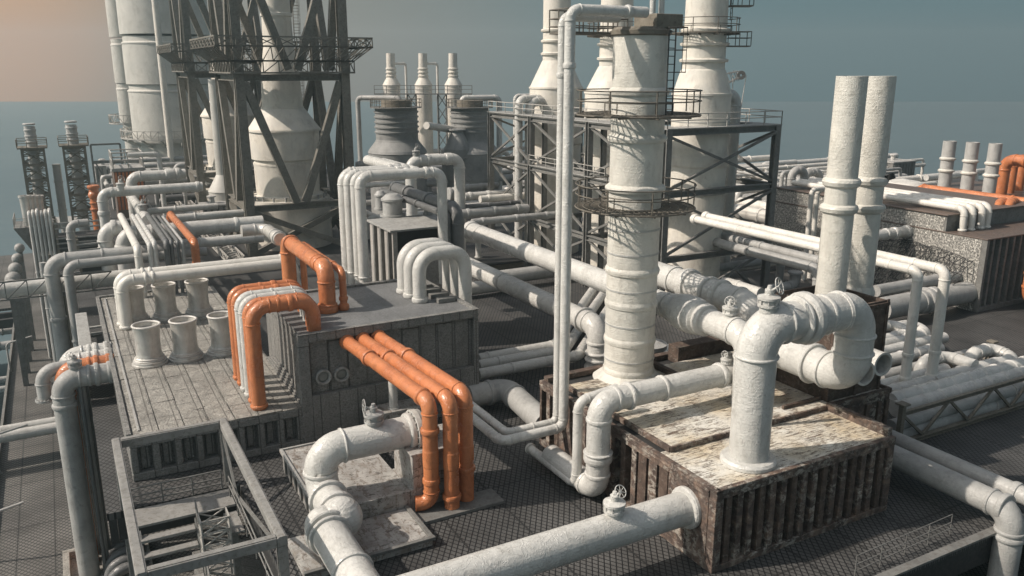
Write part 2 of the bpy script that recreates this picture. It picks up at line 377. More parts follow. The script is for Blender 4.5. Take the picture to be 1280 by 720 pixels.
def pipe(name, label, pts, r, mat='white', cat='pipe', group=None, bend=1.5, fl=(), endfl=(False, False), n=None, joints=True, fmat=None, grow=1.2, caps=True, jw=.3):
    """fl: list of (segment, fraction) or (segment, fraction, width, grow) collars"""
    mt = M[mat] if isinstance(mat, str) else mat; fm = M[fmat] if fmat else mt
    pts = [Vector(p) for p in pts]
    n = n or (28 if r > .5 else 20 if r > .25 else 12)
    mb = MB(); fp = fillet(pts, r * bend + r * .3); 
    # long runs get intermediate rings so the relief stays even
    mb.tube(fp, r, n, caps)
    o = mb.build(name, mt); tag(o, label, cat, group)
    for f in fl:
        a, b = pts[f[0]], pts[f[0] + 1]; d = (b - a).normalized()
        couple(a.lerp(b, f[1]), d, r, fm, o, (f[2] if len(f) > 2 else None), (f[3] if len(f) > 3 else grow))
    if joints:
        for i in range(1, len(pts) - 1):
            a, b, c = pts[i - 1], pts[i], pts[i + 1]; d1 = (b - a); d2 = (c - b)
            ang = d1.angle(d2); t = (r * bend + r * .3) * math.tan(ang / 2)
            if ang < .2: continue
            if d1.length > t * 2.2: couple(b - d1.normalized() * (t + r * .12), d1.normalized(), r, fm, o, r * jw, 1.10, 'joint_band')
            if d2.length > t * 2.2: couple(b + d2.normalized() * (t + r * .12), d2.normalized(), r, fm, o, r * jw, 1.10, 'joint_band')
    if endfl[0]: couple(pts[0] + (pts[1] - pts[0]).normalized() * r * .12, (pts[1] - pts[0]).normalized(), r, fm, o, r * .3, 1.35, 'flange', False)
    if endfl[1]: couple(pts[-1] + (pts[-2] - pts[-1]).normalized() * r * .12, (pts[-1] - pts[-2]).normalized(), r, fm, o, r * .3, 1.35, 'flange', False)
    return o
def ball(parent, c, r, mat, name='valve_body', sq=1.0):
    mb = MB(); pr = [(max(1e-7, r * math.sin(math.pi * k / 14)), -r * sq * math.cos(math.pi * k / 14)) for k in range(15)]
    mb.lathe(pr, c, (0, 0, 1), 24); return mb.build(name, M[mat], parent)
def wheel(mb, c, axis, r, spokes=6, t=.025):
    c = Vector(c); ax = Vector(axis).normalized(); mb.ring(c, ax, r, t, 20, 6)
    ref = Vector((0, 0, 1)) if abs(ax.z) < .9 else Vector((1, 0, 0)); a = ax.cross(ref).normalized(); b = ax.cross(a)
    for k in range(spokes):
        th = 2 * math.pi * k / spokes; mb.tube([c, c + (a * math.cos(th) + b * math.sin(th)) * r], t * .7, 5)
def valve(parent, p, s, mat='grey', wdir=(-.6, -.4, .3), wr=.55, up=(0, 0, 1)):
    """a bonnet on a pipe with stem, bolts and hand wheel; p = top of the pipe"""
    p = Vector(p); up = Vector(up); mb = MB()
    mb.lathe([(s * .42, -s * .25), (s * .42, .25 * s), (s * .52, .25 * s), (s * .52, .38 * s), (s * .44, .38 * s), (s * .44, .62 * s), (s * .55, .62 * s), (s * .55, .74 * s), (s * .34, .80 * s), (s * .22, .84 * s), (s * .22, 1.1 * s), (s * .14, 1.12 * s), (s * .1, 1.3 * s), (1e-6, 1.3 * s)], p, up, 20)
    for k in range(8):
        th = k * math.pi / 4; q = p + Vector((math.cos(th), math.sin(th), 0)) * s * .49
        mb.tube([q + up * s * .36, q + up * s * .66], s * .03, 5)
    o = mb.build('valve', M[mat], parent)
    w = MB(); wd = Vector(wdir).normalized(); c = p + up * s * 1.15 + wd * s * .5
    w.tube([p + up * s * .98, c], s * .06, 6); wheel(w, c, wd, s * wr * .82, 7, s * .026); w.build('handwheel', M[mat], o)
    return o
def railing(pts, h, mat, parent, name='railing', step=1.3, rails=(1, .55), r=.035, closed=False, lat=False, every=1):
    mb = MB(); pts = [Vector(p) for p in pts]; seq = pts + ([pts[0]] if closed else [])
    for f in rails:
        for a, b in zip(seq[:-1], seq[1:]): mb.tube([a + V3(0, 0, h * f), b + V3(0, 0, h * f)], r, 6)
    for ii, (a, b) in enumerate(zip(seq[:-1], seq[1:])):
        if every > 1 and ii % every: continue
        k = max(1, int(round((b - a).length / step)))
        for j in range(k + 1 if not closed else k):
            q = a.lerp(b, j / k); mb.tube([q, q + V3(0, 0, h)], r, 6)
        if lat:
            for j in range(k):
                q0 = a.lerp(b, j / k); q1 = a.lerp(b, (j + 1) / k)
                mb.tube([q0, q1 + V3(0, 0, h)], r * .7, 5); mb.tube([q1, q0 + V3(0, 0, h)], r * .7, 5)
    return mb.build(name, mat, parent)
def circle(c, r, n, a0=0, a1=360):
    c = Vector(c); full = abs(a1 - a0) >= 359.9
    return [c + V3(math.cos(R(a0 + (a1 - a0) * k / (n if full else n - 1))) * r, math.sin(R(a0 + (a1 - a0) * k / (n if full else n - 1))) * r, 0) for k in range(n)]
def annulus(mb, c, r0, r1, t, n=36):
    c = Vector(c); mb.lathe([(r0, 0), (r1, 0), (r1, t), (r0, t), (r0, 0)], c, (0, 0, 1), n, False)
def ladder(p, q, out, w, mat, parent, cage=True, name='ladder'):
    p = Vector(p); q = Vector(q); out = Vector(out).normalized(); side = out.cross(V3(0, 0, 1)).normalized() * w / 2; mb = MB()
    for s in (-1, 1): mb.tube([p + side * s, q + side * s], .035, 5)
    k = int((q - p).length / .35)
    for j in range(k): 
        c = p.lerp(q, (j + .5) / k); mb.tube([c - side, c + side], .022, 4)
    if cage:
        k = int((q - p).length / 1.0)
        hoops = []
        for j in range(2, k + 1):
            c = p.lerp(q, j / k); h = [c + side * math.cos(t) * 1.25 + out * math.sin(t) * w * 1.1 for t in [math.pi * i / 6 for i in range(7)]]
            mb.tube(h, .022, 4); hoops.append(h)
        for i in (1, 3, 5):
            if hoops: mb.tube([h[i] for h in hoops], .02, 4)
    return mb.build(name, mat, parent)
# ------------------------------------------------------------------ camera, sky, sun
cam = bpy.data.cameras.new('camera'); co = bpy.data.objects.new('camera', cam); COL.objects.link(co); SC.camera = co
co.location = CAM; cam.sensor_width = 36; cam.lens = FPX / 1280 * 36; cam.clip_end = 5000; cam.clip_start = .5
co.rotation_euler = Matrix((_r, UPV, -FWD)).transposed().to_euler()
SUN_AZ = R(-102); SUN_EL = R(41)          # azimuth measured clockwise from the viewing direction
sd = (_h * math.cos(SUN_AZ) + _r * math.sin(SUN_AZ)) * math.cos(SUN_EL) + _z * math.sin(SUN_EL)
sl = bpy.data.lights.new('sun', 'SUN'); sl.energy = 5.0; sl.angle = R(.8); sl.color = (1, .915, .80)
so = bpy.data.objects.new('sun', sl); COL.objects.link(so); so.rotation_euler = sd.to_track_quat('Z', 'Y').to_euler(); so.location = (0, 0, 80)
W = bpy.data.worlds.new('World'); SC.world = W; W.use_nodes = True
wt = W.node_tree; wn = wt.nodes; bg = wn['Background']
sky = wn.new('ShaderNodeTexSky'); sky.sky_type = 'NISHITA'; sky.sun_disc = False; sky.sun_elevation = SUN_EL
sky.sun_rotation = math.atan2(sd.x, sd.y); sky.dust_density = 4; sky.air_density = 1.2; sky.ozone_density = 2
tc = wn.new('ShaderNodeTexCoord'); sep = wn.new('ShaderNodeSeparateXYZ'); wt.links.new(tc.outputs['Generated'], sep.inputs[0])
mx = wn.new('ShaderNodeMath'); mx.operation = 'MAXIMUM'; mx.inputs[1].default_value = .02; wt.links.new(sep.outputs[2], mx.inputs[0])
cb = wn.new('ShaderNodeCombineXYZ'); wt.links.new(sep.outputs[0], cb.inputs[0]); wt.links.new(sep.outputs[1], cb.inputs[1]); wt.links.new(mx.outputs[0], cb.inputs[2])
wt.links.new(cb.outputs[0], sky.inputs['Vector'])
hs = wn.new('ShaderNodeHueSaturation'); hs.inputs['Saturation'].default_value = .4; hs.inputs['Value'].default_value = 1.2; wt.links.new(sky.outputs[0], hs.inputs['Color'])
# low sky tinted teal-grey like haze, with lens-flare warmth painted in at upper left
def wmath(op, a, b):
    m = wn.new('ShaderNodeMath'); m.operation = op
    for i, q in enumerate((a, b)):
        if isinstance(q, (int, float)): m.inputs[i].default_value = q
        else: wt.links.new(q, m.inputs[i])
    return m.outputs[0]
def wmix(fac, a, b, mode='MIX'):
    m = wn.new('ShaderNodeMix'); m.data_type = 'RGBA'; m.blend_type = mode
    for s, q in ((m.inputs[0], fac), (m.inputs[6], a), (m.inputs[7], b)):
        if isinstance(q, (int, float)): s.default_value = q
        elif isinstance(q, tuple): s.default_value = (*q[:3], 1)
        else: wt.links.new(q, s)
    return m.outputs[2]
K = 1 / .09
haze_hi = tuple(c * K for c in srgb(92, 120, 126)[:3]); haze_lo = tuple(c * K for c in srgb(82, 120, 130)[:3])
def wdir(d):
    v = wn.new('ShaderNodeVectorMath'); v.operation = 'DOT_PRODUCT'; wt.links.new(tc.outputs['Generated'], v.inputs[0]); v.inputs[1].default_value = Vector(d).normalized(); return v.outputs['Value']
def wramp(fac, stops):
    r = wn.new('ShaderNodeValToRGB')
    while len(r.color_ramp.elements) < len(stops): r.color_ramp.elements.new(.5)
    for e, (p, c) in zip(r.color_ramp.elements, stops): e.position = p; e.color = (c, c, c, 1)
    wt.links.new(fac, r.inputs[0]); return r.outputs[0]
elev = wramp(wmath('ADD', sep.outputs[2], .02), [(0, 0), (.22, 1)])
hz = wmix(elev, haze_lo, haze_hi)
sidew = wramp(wdir(ray(400, 0).normalized().lerp(_r * -1, .35)), [(.70, 0), (.99, 1)])
hz = wmix(wmath('MULTIPLY', sidew, .85), hz, tuple(c * K for c in srgb(148, 138, 122)[:3]))
flare_glow = wramp(wdir(ray(-30, 10)), [(.988, 0), (1.0, 1)])
hz = wmix(wmath('MULTIPLY', flare_glow, .85), hz, tuple(c * K for c in srgb(206, 160, 112)[:3]))
lowsky = wramp(sep.outputs[2], [(.22, 1), (.6, 0)])
wt.links.new(wmix(wmath('MULTIPLY', lowsky, .94), hs.outputs[0], hz), bg.inputs['Color'])
bg.inputs['Strength'].default_value = .09
SC.view_settings.view_transform = 'Standard'; SC.view_settings.look = 'None'; SC.view_settings.exposure = 0

# ------------------------------------------------------------------ sea and decks
def structure(mb, name, mat, bevel=0): return mb.build(name, mat, None, (0, 0, 0), bevel, 'structure')
m = MB(); nn = 96; RS = 1307
q0 = _h * RS - V3(0, 0, 30); q1 = -_h * 500 - V3(0, 0, 30)
m.add([q0 - _r * 1900, q0 + _r * 1900, q1 + _r * 1900, q1 - _r * 1900], [(0, 3, 2, 1)])
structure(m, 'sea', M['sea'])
UL = -7.6      # outboard edge of the lower walkway
UW = -.05      # left edge of the main deck
ZL = -12.0     # level of the lower walkway
VG0, VG1 = 129.8, 168.6   # a side deck closes the gap between these
# thin sea haze filling the air over the plant, warmer and brighter towards the sun by forward scattering
m = MB(); hv = [q0 * 1.02 - _r * 1950, q0 * 1.02 + _r * 1950, q1 + _r * 1950, q1 - _r * 1950]
m.add([(q.x, q.y, -29.9) for q in hv] + [(q.x, q.y, 75) for q in hv], [(0, 1, 2, 3), (7, 6, 5, 4), (0, 4, 5, 1), (1, 5, 6, 2), (2, 6, 7, 3), (3, 7, 4, 0)])
hm = bpy.data.materials.new('sea_haze'); hm.use_nodes = True; hn = hm.node_tree.nodes; hn.remove(hn['Principled BSDF'])
vs_ = hn.new('ShaderNodeVolumeScatter'); vs_.inputs['Color'].default_value = (.44, .61, .645, 1); vs_.inputs['Density'].default_value = .0011; vs_.inputs['Anisotropy'].default_value = .55
hm.node_tree.links.new(vs_.outputs[0], hn['Material Output'].inputs['Volume']); structure(m, 'haze', hm)
DT = .5
# well under the stair frame and hatch in the front right corner stay open
swx0, swx1, swy0, swy1 = 0, 0, 0, 0
st0 = P(143, 690); 
HOLE = (UW, 5.95, 26.5, 39.3)
print('HOLE', HOLE)
hx0, hx1, hy0, hy1 = HOLE
RH = (P(1110, 722).x - 6, P(1110, 722).x + 14, P(1187, 688).y - 9, P(1187, 688).y)
m = MB()
def sheet(m, x0, x1, y0, y1, z, t=.35): m.box(x0, x1, y0, y1, z - t, z)
VE = 168; VC = 104
sheet(m, 4.5, hx1, VC, VE, 0); sheet(m, hx1, RH[0], -20, VE, 0); sheet(m, hx0, hx1, hy1, VC, 0); sheet(m, hx0, hx1, -20, hy0, 0)
sheet(m, RH[0], RH[1], RH[3], VE, 0); sheet(m, RH[0], RH[1], -20, RH[2], 0); sheet(m, RH[1], 120, -20, VE, 0); sheet(m, 120.01, 138, -20, 128, 0); sheet(m, 138.01, 150, -20, 98, 0)
structure(m, 'deck', M['grate'])
m = MB(); sheet(m, UL, 70, -10, VG1, ZL); structure(m, 'walkway', M['walk'])
m = MB(); sheet(m, UL - 30, UL - .02, VG0, VG1, ZL); structure(m, 'side_deck', M['walk'])
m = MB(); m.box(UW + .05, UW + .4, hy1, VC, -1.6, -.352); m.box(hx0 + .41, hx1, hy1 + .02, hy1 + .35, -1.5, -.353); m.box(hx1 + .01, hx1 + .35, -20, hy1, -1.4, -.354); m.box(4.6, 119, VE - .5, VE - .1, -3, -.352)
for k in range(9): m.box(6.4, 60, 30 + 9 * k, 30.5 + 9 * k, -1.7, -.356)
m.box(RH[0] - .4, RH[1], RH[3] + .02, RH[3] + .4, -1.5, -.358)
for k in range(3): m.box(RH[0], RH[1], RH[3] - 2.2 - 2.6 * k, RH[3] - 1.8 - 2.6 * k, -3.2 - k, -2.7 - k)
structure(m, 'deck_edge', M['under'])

# ------------------------------------------------------------------ rusted plenum block, front right
b0 = P(889, 718); ZT = along(b0, 'z', 893, 616).z; BX, BY = b0.x, b0.y
BX1 = along(V3(BX, BY, ZT), 'u', 1118, 543).x; BY1 = along(V3(BX, BY, ZT), 'v', 676, 475).y
BX2 = 36.5; YS = 26.08        # the rear portion runs on further right behind the step
print('trough', 0) if 0 else None
print('block', BX, BX1, BY, BY1, ZT)
blk = thing('rusted_plenum_block', 'long low rust-brown block with ribbed sides and a peeling cream roof, front right', 'machine housing', (BX, BY, 0))
m = MB(); m.box(BX + .35, BX1 - .35, BY + .35, YS + .1, .0, ZT - .02); m.box(BX + .36, BX2 - .35, YS, BY1 - .35, 0, ZT - .03); m.build('body', M['black'], blk)
# skirt and head frames
m = MB(); m.box(BX, BX1, BY, BY + .5, 0, .3); m.box(BX + .003, BX1 - .003, BY - .02, BY + .4, ZT - .36, ZT - .06)
m.box(BX, BX + .42, BY, BY + .42, .3, ZT - .36); m.box(BX1 - .42, BX1, BY, BY + .42, .3, ZT - .36); m.build('front_frame', M['rust'], blk, bevel=.03)
N = 16
for k in range(N):
    x = BX + .75 + (BX1 - BX - 1.5) * k / (N - 1); f = MB(); f.box(x - .15, x + .15, BY + .02, BY + .42, .302, ZT - .362); f.build('rib', M['rust'] if k % 3 else M['rustdark'], blk, bevel=.03)
m = MB(); m.box(BX - .02, BX + .4, BY + .44, BY1, 0, .34); m.box(BX - .03, BX + .4, BY + .42, BY1, ZT - .42, ZT - .06); m.box(BX - .06, BX + .1, BY + .42, BY1, ZT - .2, ZT - .1)
m.build('side_frame', M['rust'], blk, bevel=.03)
y = BY + .44; k = 0
while y < BY1 - .2:      # left flank: riveted plates near the corner, open ribs further back
    flat = y < BY + 2.6 or (BY + 9.0 < y < BY + 11.2); mid = BY + 2.6 <= y < BY + 4.6; w = 1.28 if flat else (.62 if mid else .40)
    f = MB(); f.box(BX + (.02 if flat else -.01), BX + .38, y + .02, min(y + w - .02, BY1), .342, ZT - .422)
    if flat:
        for j in range(6):
            for yy in (y + .14, y + w - .16):
                f.lathe([(.035, 0), (.02, .03), (1e-6, .032)], (BX + .02, yy, .6 + j * (ZT - 1.3) / 5), (-1, 0, 0), 8)
    f.build('side_plate' if flat else 'rib', M['rust'] if (flat or k % 2) else M['rustdark'], blk, bevel=.02)
    y += w if flat else (w + .12 if mid else .84); k += 1
m = MB(); m.box(BX1 - .38, BX1, BY + .44, YS, 0, ZT - .06); m.box(BX2 - .38, BX2, YS, BY1, 0, ZT - .05); m.build('end_wall', M['rustdark'], blk, bevel=.03)
m = MB(); m.box(BX + .3, BX1 - .25, BY + .3, YS + .2, ZT - .10, ZT); m.build('roof_panel', M['peel'], blk, bevel=.02)
m = MB(); m.box(BX + .1, BX1, BY - .03, BY + .22, ZT - .058, ZT + .07); m.box(BX - .04, BX + .24, BY - .03, BY1, ZT - .058, ZT + .07); m.box(BX1 - .28, BX1 + .02, BY + .22, YS, ZT - .058, ZT + .42); m.build('rim', M['rust'], blk, bevel=.03)
# thicker rear roof plate with its front edge showing
YP = 26.05
m = MB(); m.box(BX + .7, BX2 - .3, YP, BY1 - 1.6, ZT + .004, ZT + .22); m.build('roof_plate', M['peel'], blk, bevel=.02)
m = MB(); m.box(BX + .68, BX2 - .3, YP - .06, YP + .06, ZT + .005, ZT + .26); m.box(BX + .6, BX + .78, YP, BY1 - 1.6, ZT + .005, ZT + .25); m.build('roof_plate_edge', M['rust'], blk, bevel=.02)
m = MB(); m.box(BX + .2, BX2 - .2, BY1 - .5, BY1 - .05, ZT + .005, ZT + .3); m.box(BX + 8.2, BX2, BY1 - 1.5, BY1 - .6, ZT + .005, ZT + 1.0); m.box(BX + 6.2, BX + 6.5, BY1 - 4.5, BY1 - 1.2, ZT + .225, ZT + .55); m.build('rear_rail', M['rustdark'], blk, bevel=.03)
# the rear portion stands proud to the right: plated front face and a double lip along its edge
m = MB(); m.box(BX1 + .01, BX2, YS - .02, YS + .34, 0, ZT + .02); m.build('step_face', M['rust'], blk, bevel=.02)
for k, x in enumerate((BX1 + 1.3, BX1 + 2.7, BX1 + 3.6, BX2 - .25)):
    f = MB(); f.box(x - .13, x + .13, YS - .16, YS - .023, .2, ZT - .25); f.build('rib', M['rustdark'], blk, bevel=.02)
m = MB(); m.box(BX1 - .1, BX2 + .05, YS - .08, YS + .1, ZT + .021, ZT + .3); m.box(BX1 - 2.5, BX2 + .05, YS + .62, YS + .78, ZT + .24, ZT + .42); m.box(BX2 - .1, BX2 + .05, YS + .101, YS + .619, ZT + .022, ZT + .3); m.build('lip', M['rustdark'], blk, bevel=.02)

# ------------------------------------------------------------------ main stack
S0 = P(785, 473, ZT + .01); SR = rpx(S0, 30.5)
def zs(y, p=S0, x=792): return along(p, 'z', x, y).z
zTop = zs(44)
stk = thing('flue_stack', 'tall thick white crinkled flue stack with two ring platforms, centre right', 'chimney', S0)
m = MB(); pr = [(SR, ZT)]
ringsY = [460, 445, 422, 402, 377, 359, 336, 314, 284, 234, 172, 114]
zz = [zs(y) for y in ringsY]
segs = 40
prof = [(SR * .985, .0)]
H = zTop - ZT
m.lathe([(SR, 0), (SR * 1.0, H * .4), (SR * 1.015, H)], S0, (0, 0, 1), 48); m.build('shaft', M['chimney'], stk)
m = MB(); m.lathe([(SR * 1.42, 0), (SR * 1.45, .12), (SR * 1.2, .34), (SR * 1.0, .5)], S0, (0, 0, 1), 48); m.build('base_flange', M['chimney'], stk)
for y, big in ((460, .06), (445, .03), (422, .06), (402, .02), (377, .06), (359, .02), (336, .09), (314, .02), (284, .025), (234, .2), (172, .16), (114, .16)):
    z0 = zs(y); w = .10 if big < .05 else .2
    m = MB(); rr = SR * (1 + .03 * (z0 - ZT) / H)
    if big < .05: m.lathe([(rr, -.04), (rr + big, -.04), (rr + big, .04), (rr, .04)], (S0.x, S0.y, z0), (0, 0, 1), 48); m.build('seam', M['chimneygrey'], stk)
    else: m.lathe([(rr, -w), (rr + big * .7, -w * .8), (rr + big, -w * .1), (rr + big * .9, w * .3), (rr, w)], (S0.x, S0.y, z0), (0, 0, 1), 48); m.build('flange_ring', M['chimney'], stk)
def ring_platform(parent, c, z, r0, r1, mat='rail', h=1.1, a0=0, a1=360):
    m = MB(); c = V3(c.x, c.y, z)
    for f_ in (0, .25, .5, .75, 1): m.ring(c, (0, 0, 1), r0 + .08 + (r1 - r0 - .08) * f_, .035 if f_ < 1 else .05, 40, 5)
    for k in range(48):
        t = 2 * math.pi * k / 48; d = V3(math.cos(t), math.sin(t), 0); m.beam(c + d * r0, c + d * r1, .05, .05)
    for k in range(10):
        t = 2 * math.pi * k / 10; d = V3(math.cos(t), math.sin(t), 0); m.beam(c + d * r0 * .9 - V3(0, 0, .12), c + d * r1 - V3(0, 0, .06), .08, .10)
    o = m.build('ring_platform', M[mat], parent)
    railing([p + V3(0, 0, .08) for p in circle(c, r1, 26)], h, M[mat], o, step=9, rails=(1, .55), closed=True, r=.035, every=3)
    railing([p + V3(0, 0, .08) for p in circle(c, r0 + .35, 22)], .5, M[mat], o, 'inner_rail', step=9, rails=(1,), closed=True, r=.03, every=4)
    return o
ring_platform(stk, S0, zs(258), SR * 1.02, rpx(S0, 73) * .96)
ring_platform(stk, S0, zs(143), SR * 1.03, rpx(S0, 75) * .94)
# crown
m = MB(); c = V3(S0.x, S0.y, zTop)
m.lathe([(SR * 1.02, -.05), (SR * 1.12, .02), (SR * 1.13, .2), (SR * 1.04, .26), (SR * 1.0, .36)], c, (0, 0, 1), 40); m.build('crown', M['steelbrown'], stk)
m = MB(); m.box(S0.x - .1, S0.x + 1.5, S0.y - 1.3, S0.y + .5, zTop + .30, zTop + .95); m.build('crown_box', M['steelbrown'], stk, bevel=.04)
m = MB(); pl = V3(S0.x - 1.4, S0.y + 1.9, zTop + .15); m.box(pl.x - 2.2, pl.x + 1.3, pl.y - .9, pl.y + .8, pl.z - .1, pl.z); o = m.build('top_platform', M['rail'], stk)
railing([pl + V3(-2.2, -.9, 0), pl + V3(-2.2, .8, 0), pl + V3(1.3, .8, 0), pl + V3(1.3, -.9, 0)], 1.05, M['rail'], o, step=1.0, rails=(1, .6, .25), r=.035, closed=True)
dl = (_r * .80 - _h * .60).normalized(); lp = V3(S0.x, S0.y, 0) + dl * (SR * 1.03 + .32)
ladder(V3(lp.x, lp.y, zs(143)), V3(lp.x, lp.y, zTop + .3), dl, .7, M['black'], stk)

# pair of tall thin pipes feeding the stack top
top = PV(797, 15, 33.1); r1 = rpx(top, 7.2)
pr = trace(top, ('u', 713, 12), ('z', 705, 534), ('u', 627, 553), ('v', 590, 528)); pr.append(pr[-1] + V3(0, .8, 0))
pr[0] = pr[0] + V3(.5, 0, 0)
pipe('riser_pipe', 'tall white riser bent over the stack top, right one of the slim pair', pr, r1 * .93, 'white', group=None, bend=1.5, fl=[(0, .25, r1 * .9, 1.25), (1, .12, r1, 1.22)], n=20)
a = top + V3(-.5, .8, -.25); pr2 = [a, V3(PV(704, 12, a.y).x, a.y, a.z)]
pr2 = trace(a, ('u', 704, 14), ('z', 698, 527), ('u', 634, 543), ('v', 567, 482))
pipe('riser_pipe', 'tall white riser tucked behind its twin, left one of the slim pair', pr2, r1 * .8, 'white', fl=[(1, .13, r1, 1.25), (2, .5)], n=20)

# ------------------------------------------------------------------ pipes hung round the rusty block
f0 = PU(858, 634, BX - .02); rb = rpx(f0, 21)
pts = trace(f0 + V3(.25, 0, 0), ('u', 470, 745)); 
o = pipe('main_pipe', 'fat white pipe with one valve running from the rusty block flank to the bottom edge', pts, rb, 'white', fl=[(0, .02, .35, 1.28)])
pv = along(f0, 'u', 766, 660); valve(o, pv + V3(0, 0, rb * .9), .82, 'white', (.1, -.75, .6), .38)
# vertical bend on the roof corner
c0 = P(935, 577, ZT); rv = rpx(c0, 24.5)
ztop = along(c0, 'z', 942, 408).z; hub = V3(c0.x, c0.y, ztop)
e1 = along(hub, 'u', 1074, 392); e2 = along(e1, 'z', 1062, 472); e3 = e2 + V3(0, 7.5, 0)
e3 = along(e2, 'v', 962, 443)
o = pipe('bend_pipe', 'huge white pipe rising from the rusty block roof and looping right with a flanged hub', [c0 + V3(0, 0, .02), hub, e1, e2, e3], rv, 'white', bend=1.05, n=36,
         fl=[(0, .015, rv * .5, 1.42), (1, .44, rv * .75, 1.36), (1, .36, rv * .3, 1.24), (1, .62, rv * .25, 1.08), (1, .78, rv * .2, 1.07), (3, .45, rv * .3, 1.18)], jw=.16)
valve(o, along(hub, 'u', 957, 400) + V3(0, 0, rv * .72), .85, 'white', (.35, -.8, .35), .5)
# small bore drop pipe behind the bend
p = P(960, 527, ZT + .22); pipe('drain_pipe', 'slim white standpipe behind the huge bend on the rusty block roof', [p, p + V3(0, 0, 3.0)], .14, 'white', endfl=(True, False), n=12)
# twin open pipe mouths beside the loop
for lab, px, py, rr in (('open white pipe mouth nearest the twin risers right of the loop', 1103, 455, .58), ('open white pipe mouth half hidden behind the loop of the huge bend', 1081, 467, .58)):
    mo = PV(px, py, 25.0); ax = V3(-.06, -1, .0).normalized(); m = MB(); m.lathe([(rr * .88, -3.2), (rr, -3.2), (rr, 0), (rr * .84, .0), (rr * .84, -2.6), (1e-6, -2.6)], mo, ax, 32)
    o = m.build('pipe_mouth', M['white']); tag(o, lab, 'pipe'); mm = MB(); mm.lathe([(rr * .86, -.03), (rr * 1.05, -.03), (rr * 1.05, .06), (rr * .86, .06), (rr * .86, -.03)], mo, ax, 32); mm.build('rim', M['white'], o)
# pipe D: from behind the hub down the flank and away along the deck
d0 = PU(747, 585, BX - .95); rd = rpx(d0, 15)
dz = along(d0, 'z', 755, 503); d1 = along(dz, 'u', 915, 468); db = along(d0, 'z', 746, 607)
o = pipe('flank_pipe', 'white pipe dropping down the block flank in front of the stack base', [d1, dz, V3(db.x, db.y, .75), along(V3(db.x, db.y, .75), 'v', 682, 577)], rd, 'white', bend=1.1, fl=[(0, .10, rd * .5, 1.16), (0, .55, rd * .35, 1.14), (0, .8), (1, .62, rd * .7, 1.22), (1, .56, rd * .25, 1.24)], jw=.35)
valve(o, along(d1, 'u', 905, 462) + V3(0, 0, rd * .8), .5, 'white', (-.7, -.3, .3), .4)
g0 = PU(721, 590, BX - 1.35); rg = .24
gz = along(g0, 'z', 727, 502); gb = along(g0, 'z', 719, 606)
pipe('slim_pipe', 'thin pale pipe looping down the block flank beside the white drop pipe', [gz + V3(2.2, 0, .25), gz, gb, along(gb, 'v', 664, 556)], rg, 'white', bend=2.0, fl=[(2, .97, .2, 1.3)], n=16)

# ------------------------------------------------------------------ twin chimneys on their box
ck = P(1033, 503, ZT + .2); cy0 = ck.y; cx0 = BX2 - 4.6
cn = PV(1033, 503, cy0); cx0 = cn.x; cbk = along(V3(cx0, cy0, ZT), 'v', 982, 486).y; czt = along(V3(cx0, cbk, ZT), 'z', 990, 371).z; cx1 = along(V3(cx0, cy0, czt), 'u', 1111, 378).x
print('chimbox', cx0, cx1, cy0, cbk, czt, 'BX2', BX2)
bxo = thing('chimney_box', 'dark rusted open box holding the feet of the twin white chimneys', 'box', ((cx0 + cx1) / 2, (cy0 + cbk) / 2, ZT))
m = MB(); t = .14; cb1 = cbk + 1.2
m.box(cx0, cx1, cy0, cy0 + t, ZT - .2, czt); m.box(cx0, cx1, cb1 - t, cb1, ZT, czt); m.box(cx0, cx0 + t, cy0 + t, cb1 - t, ZT, czt - .01); m.box(cx1 - t, cx1, cy0 + t, cb1 - t, ZT - .2, czt - .01); m.build('box_wall', M['rustdark'], bxo, bevel=.02)
m = MB(); m.box(cx0 + t, cx1 - t, cy0 + t, cb1 - t, czt - .6, czt - .45); m.build('box_lid', M['black'], bxo)
m = MB()
for x in (cx0 - .05, (cx0 + cx1) / 2, cx1 - .1): m.box(x, x + .18, cy0 - .07, cy0 - .004, ZT, czt + .05)
m.box(cx0 - .1, cx1 + .1, cy0 - .09, cy0 - .003, czt - .28, czt - .1); m.box(cx0 - .09, cx0 - .003, cy0, cb1, czt - .26, czt - .1); m.build('box_rim', M['rustdark'], bxo, bevel=.02)
for (bx, ty, rings, lab) in ((1037, 1060, (227, 260), 'left one of two tall twin white crinkled chimneys, slightly in front'), (1070, 1093, (225, 259), 'right one of two tall twin white crinkled chimneys, rings shadowed by its twin')):
    cp = PV(bx, 374, (cy0 + cb1) / 2); cp.z = czt - .44
    if bx > 1050: cp = PV(bx, 371, cp.y + .75); cp.z = czt - .44
    r_ = rpx(cp, 18.2); zt = along(cp, 'z', ty, 95).z
    c = thing('chimney', lab, 'chimney', cp)
    m = MB(); m.lathe([(r_, 0), (r_ * .98, zt - cp.z), (r_ * .86, zt - cp.z), (r_ * .86, zt - cp.z - 2), (1e-6, zt - cp.z - 2)], cp, (0, 0, 1), 40); m.build('shaft', M['chimney'], c)
    m = MB(); m.lathe([(r_ * 1.16, 0), (r_ * 1.18, .16), (r_, .5)], cp, (0, 0, 1), 36); m.build('base_flange', M['chimney'], c)
    for y in rings:
        zc = along(cp, 'z', ty - 8, y).z; m = MB(); m.lathe([(r_, -.28), (r_ * 1.17, -.16), (r_ * 1.24, .02), (r_ * 1.17, .14), (r_, .22)], (cp.x, cp.y, zc), (0, 0, 1), 40); m.build('flange_ring', M['chimney'], c)
    if bx > 1050:
        zc = along(cp, 'z', 1085, 222).z; m = MB(); q = V3(cp.x, cp.y, zc) + dl * r_ * 1.1; m.beam(q - dl * .1, q + dl * .35 + V3(0, 0, .2), .2, .3); m.build('bracket', M['black'], c)

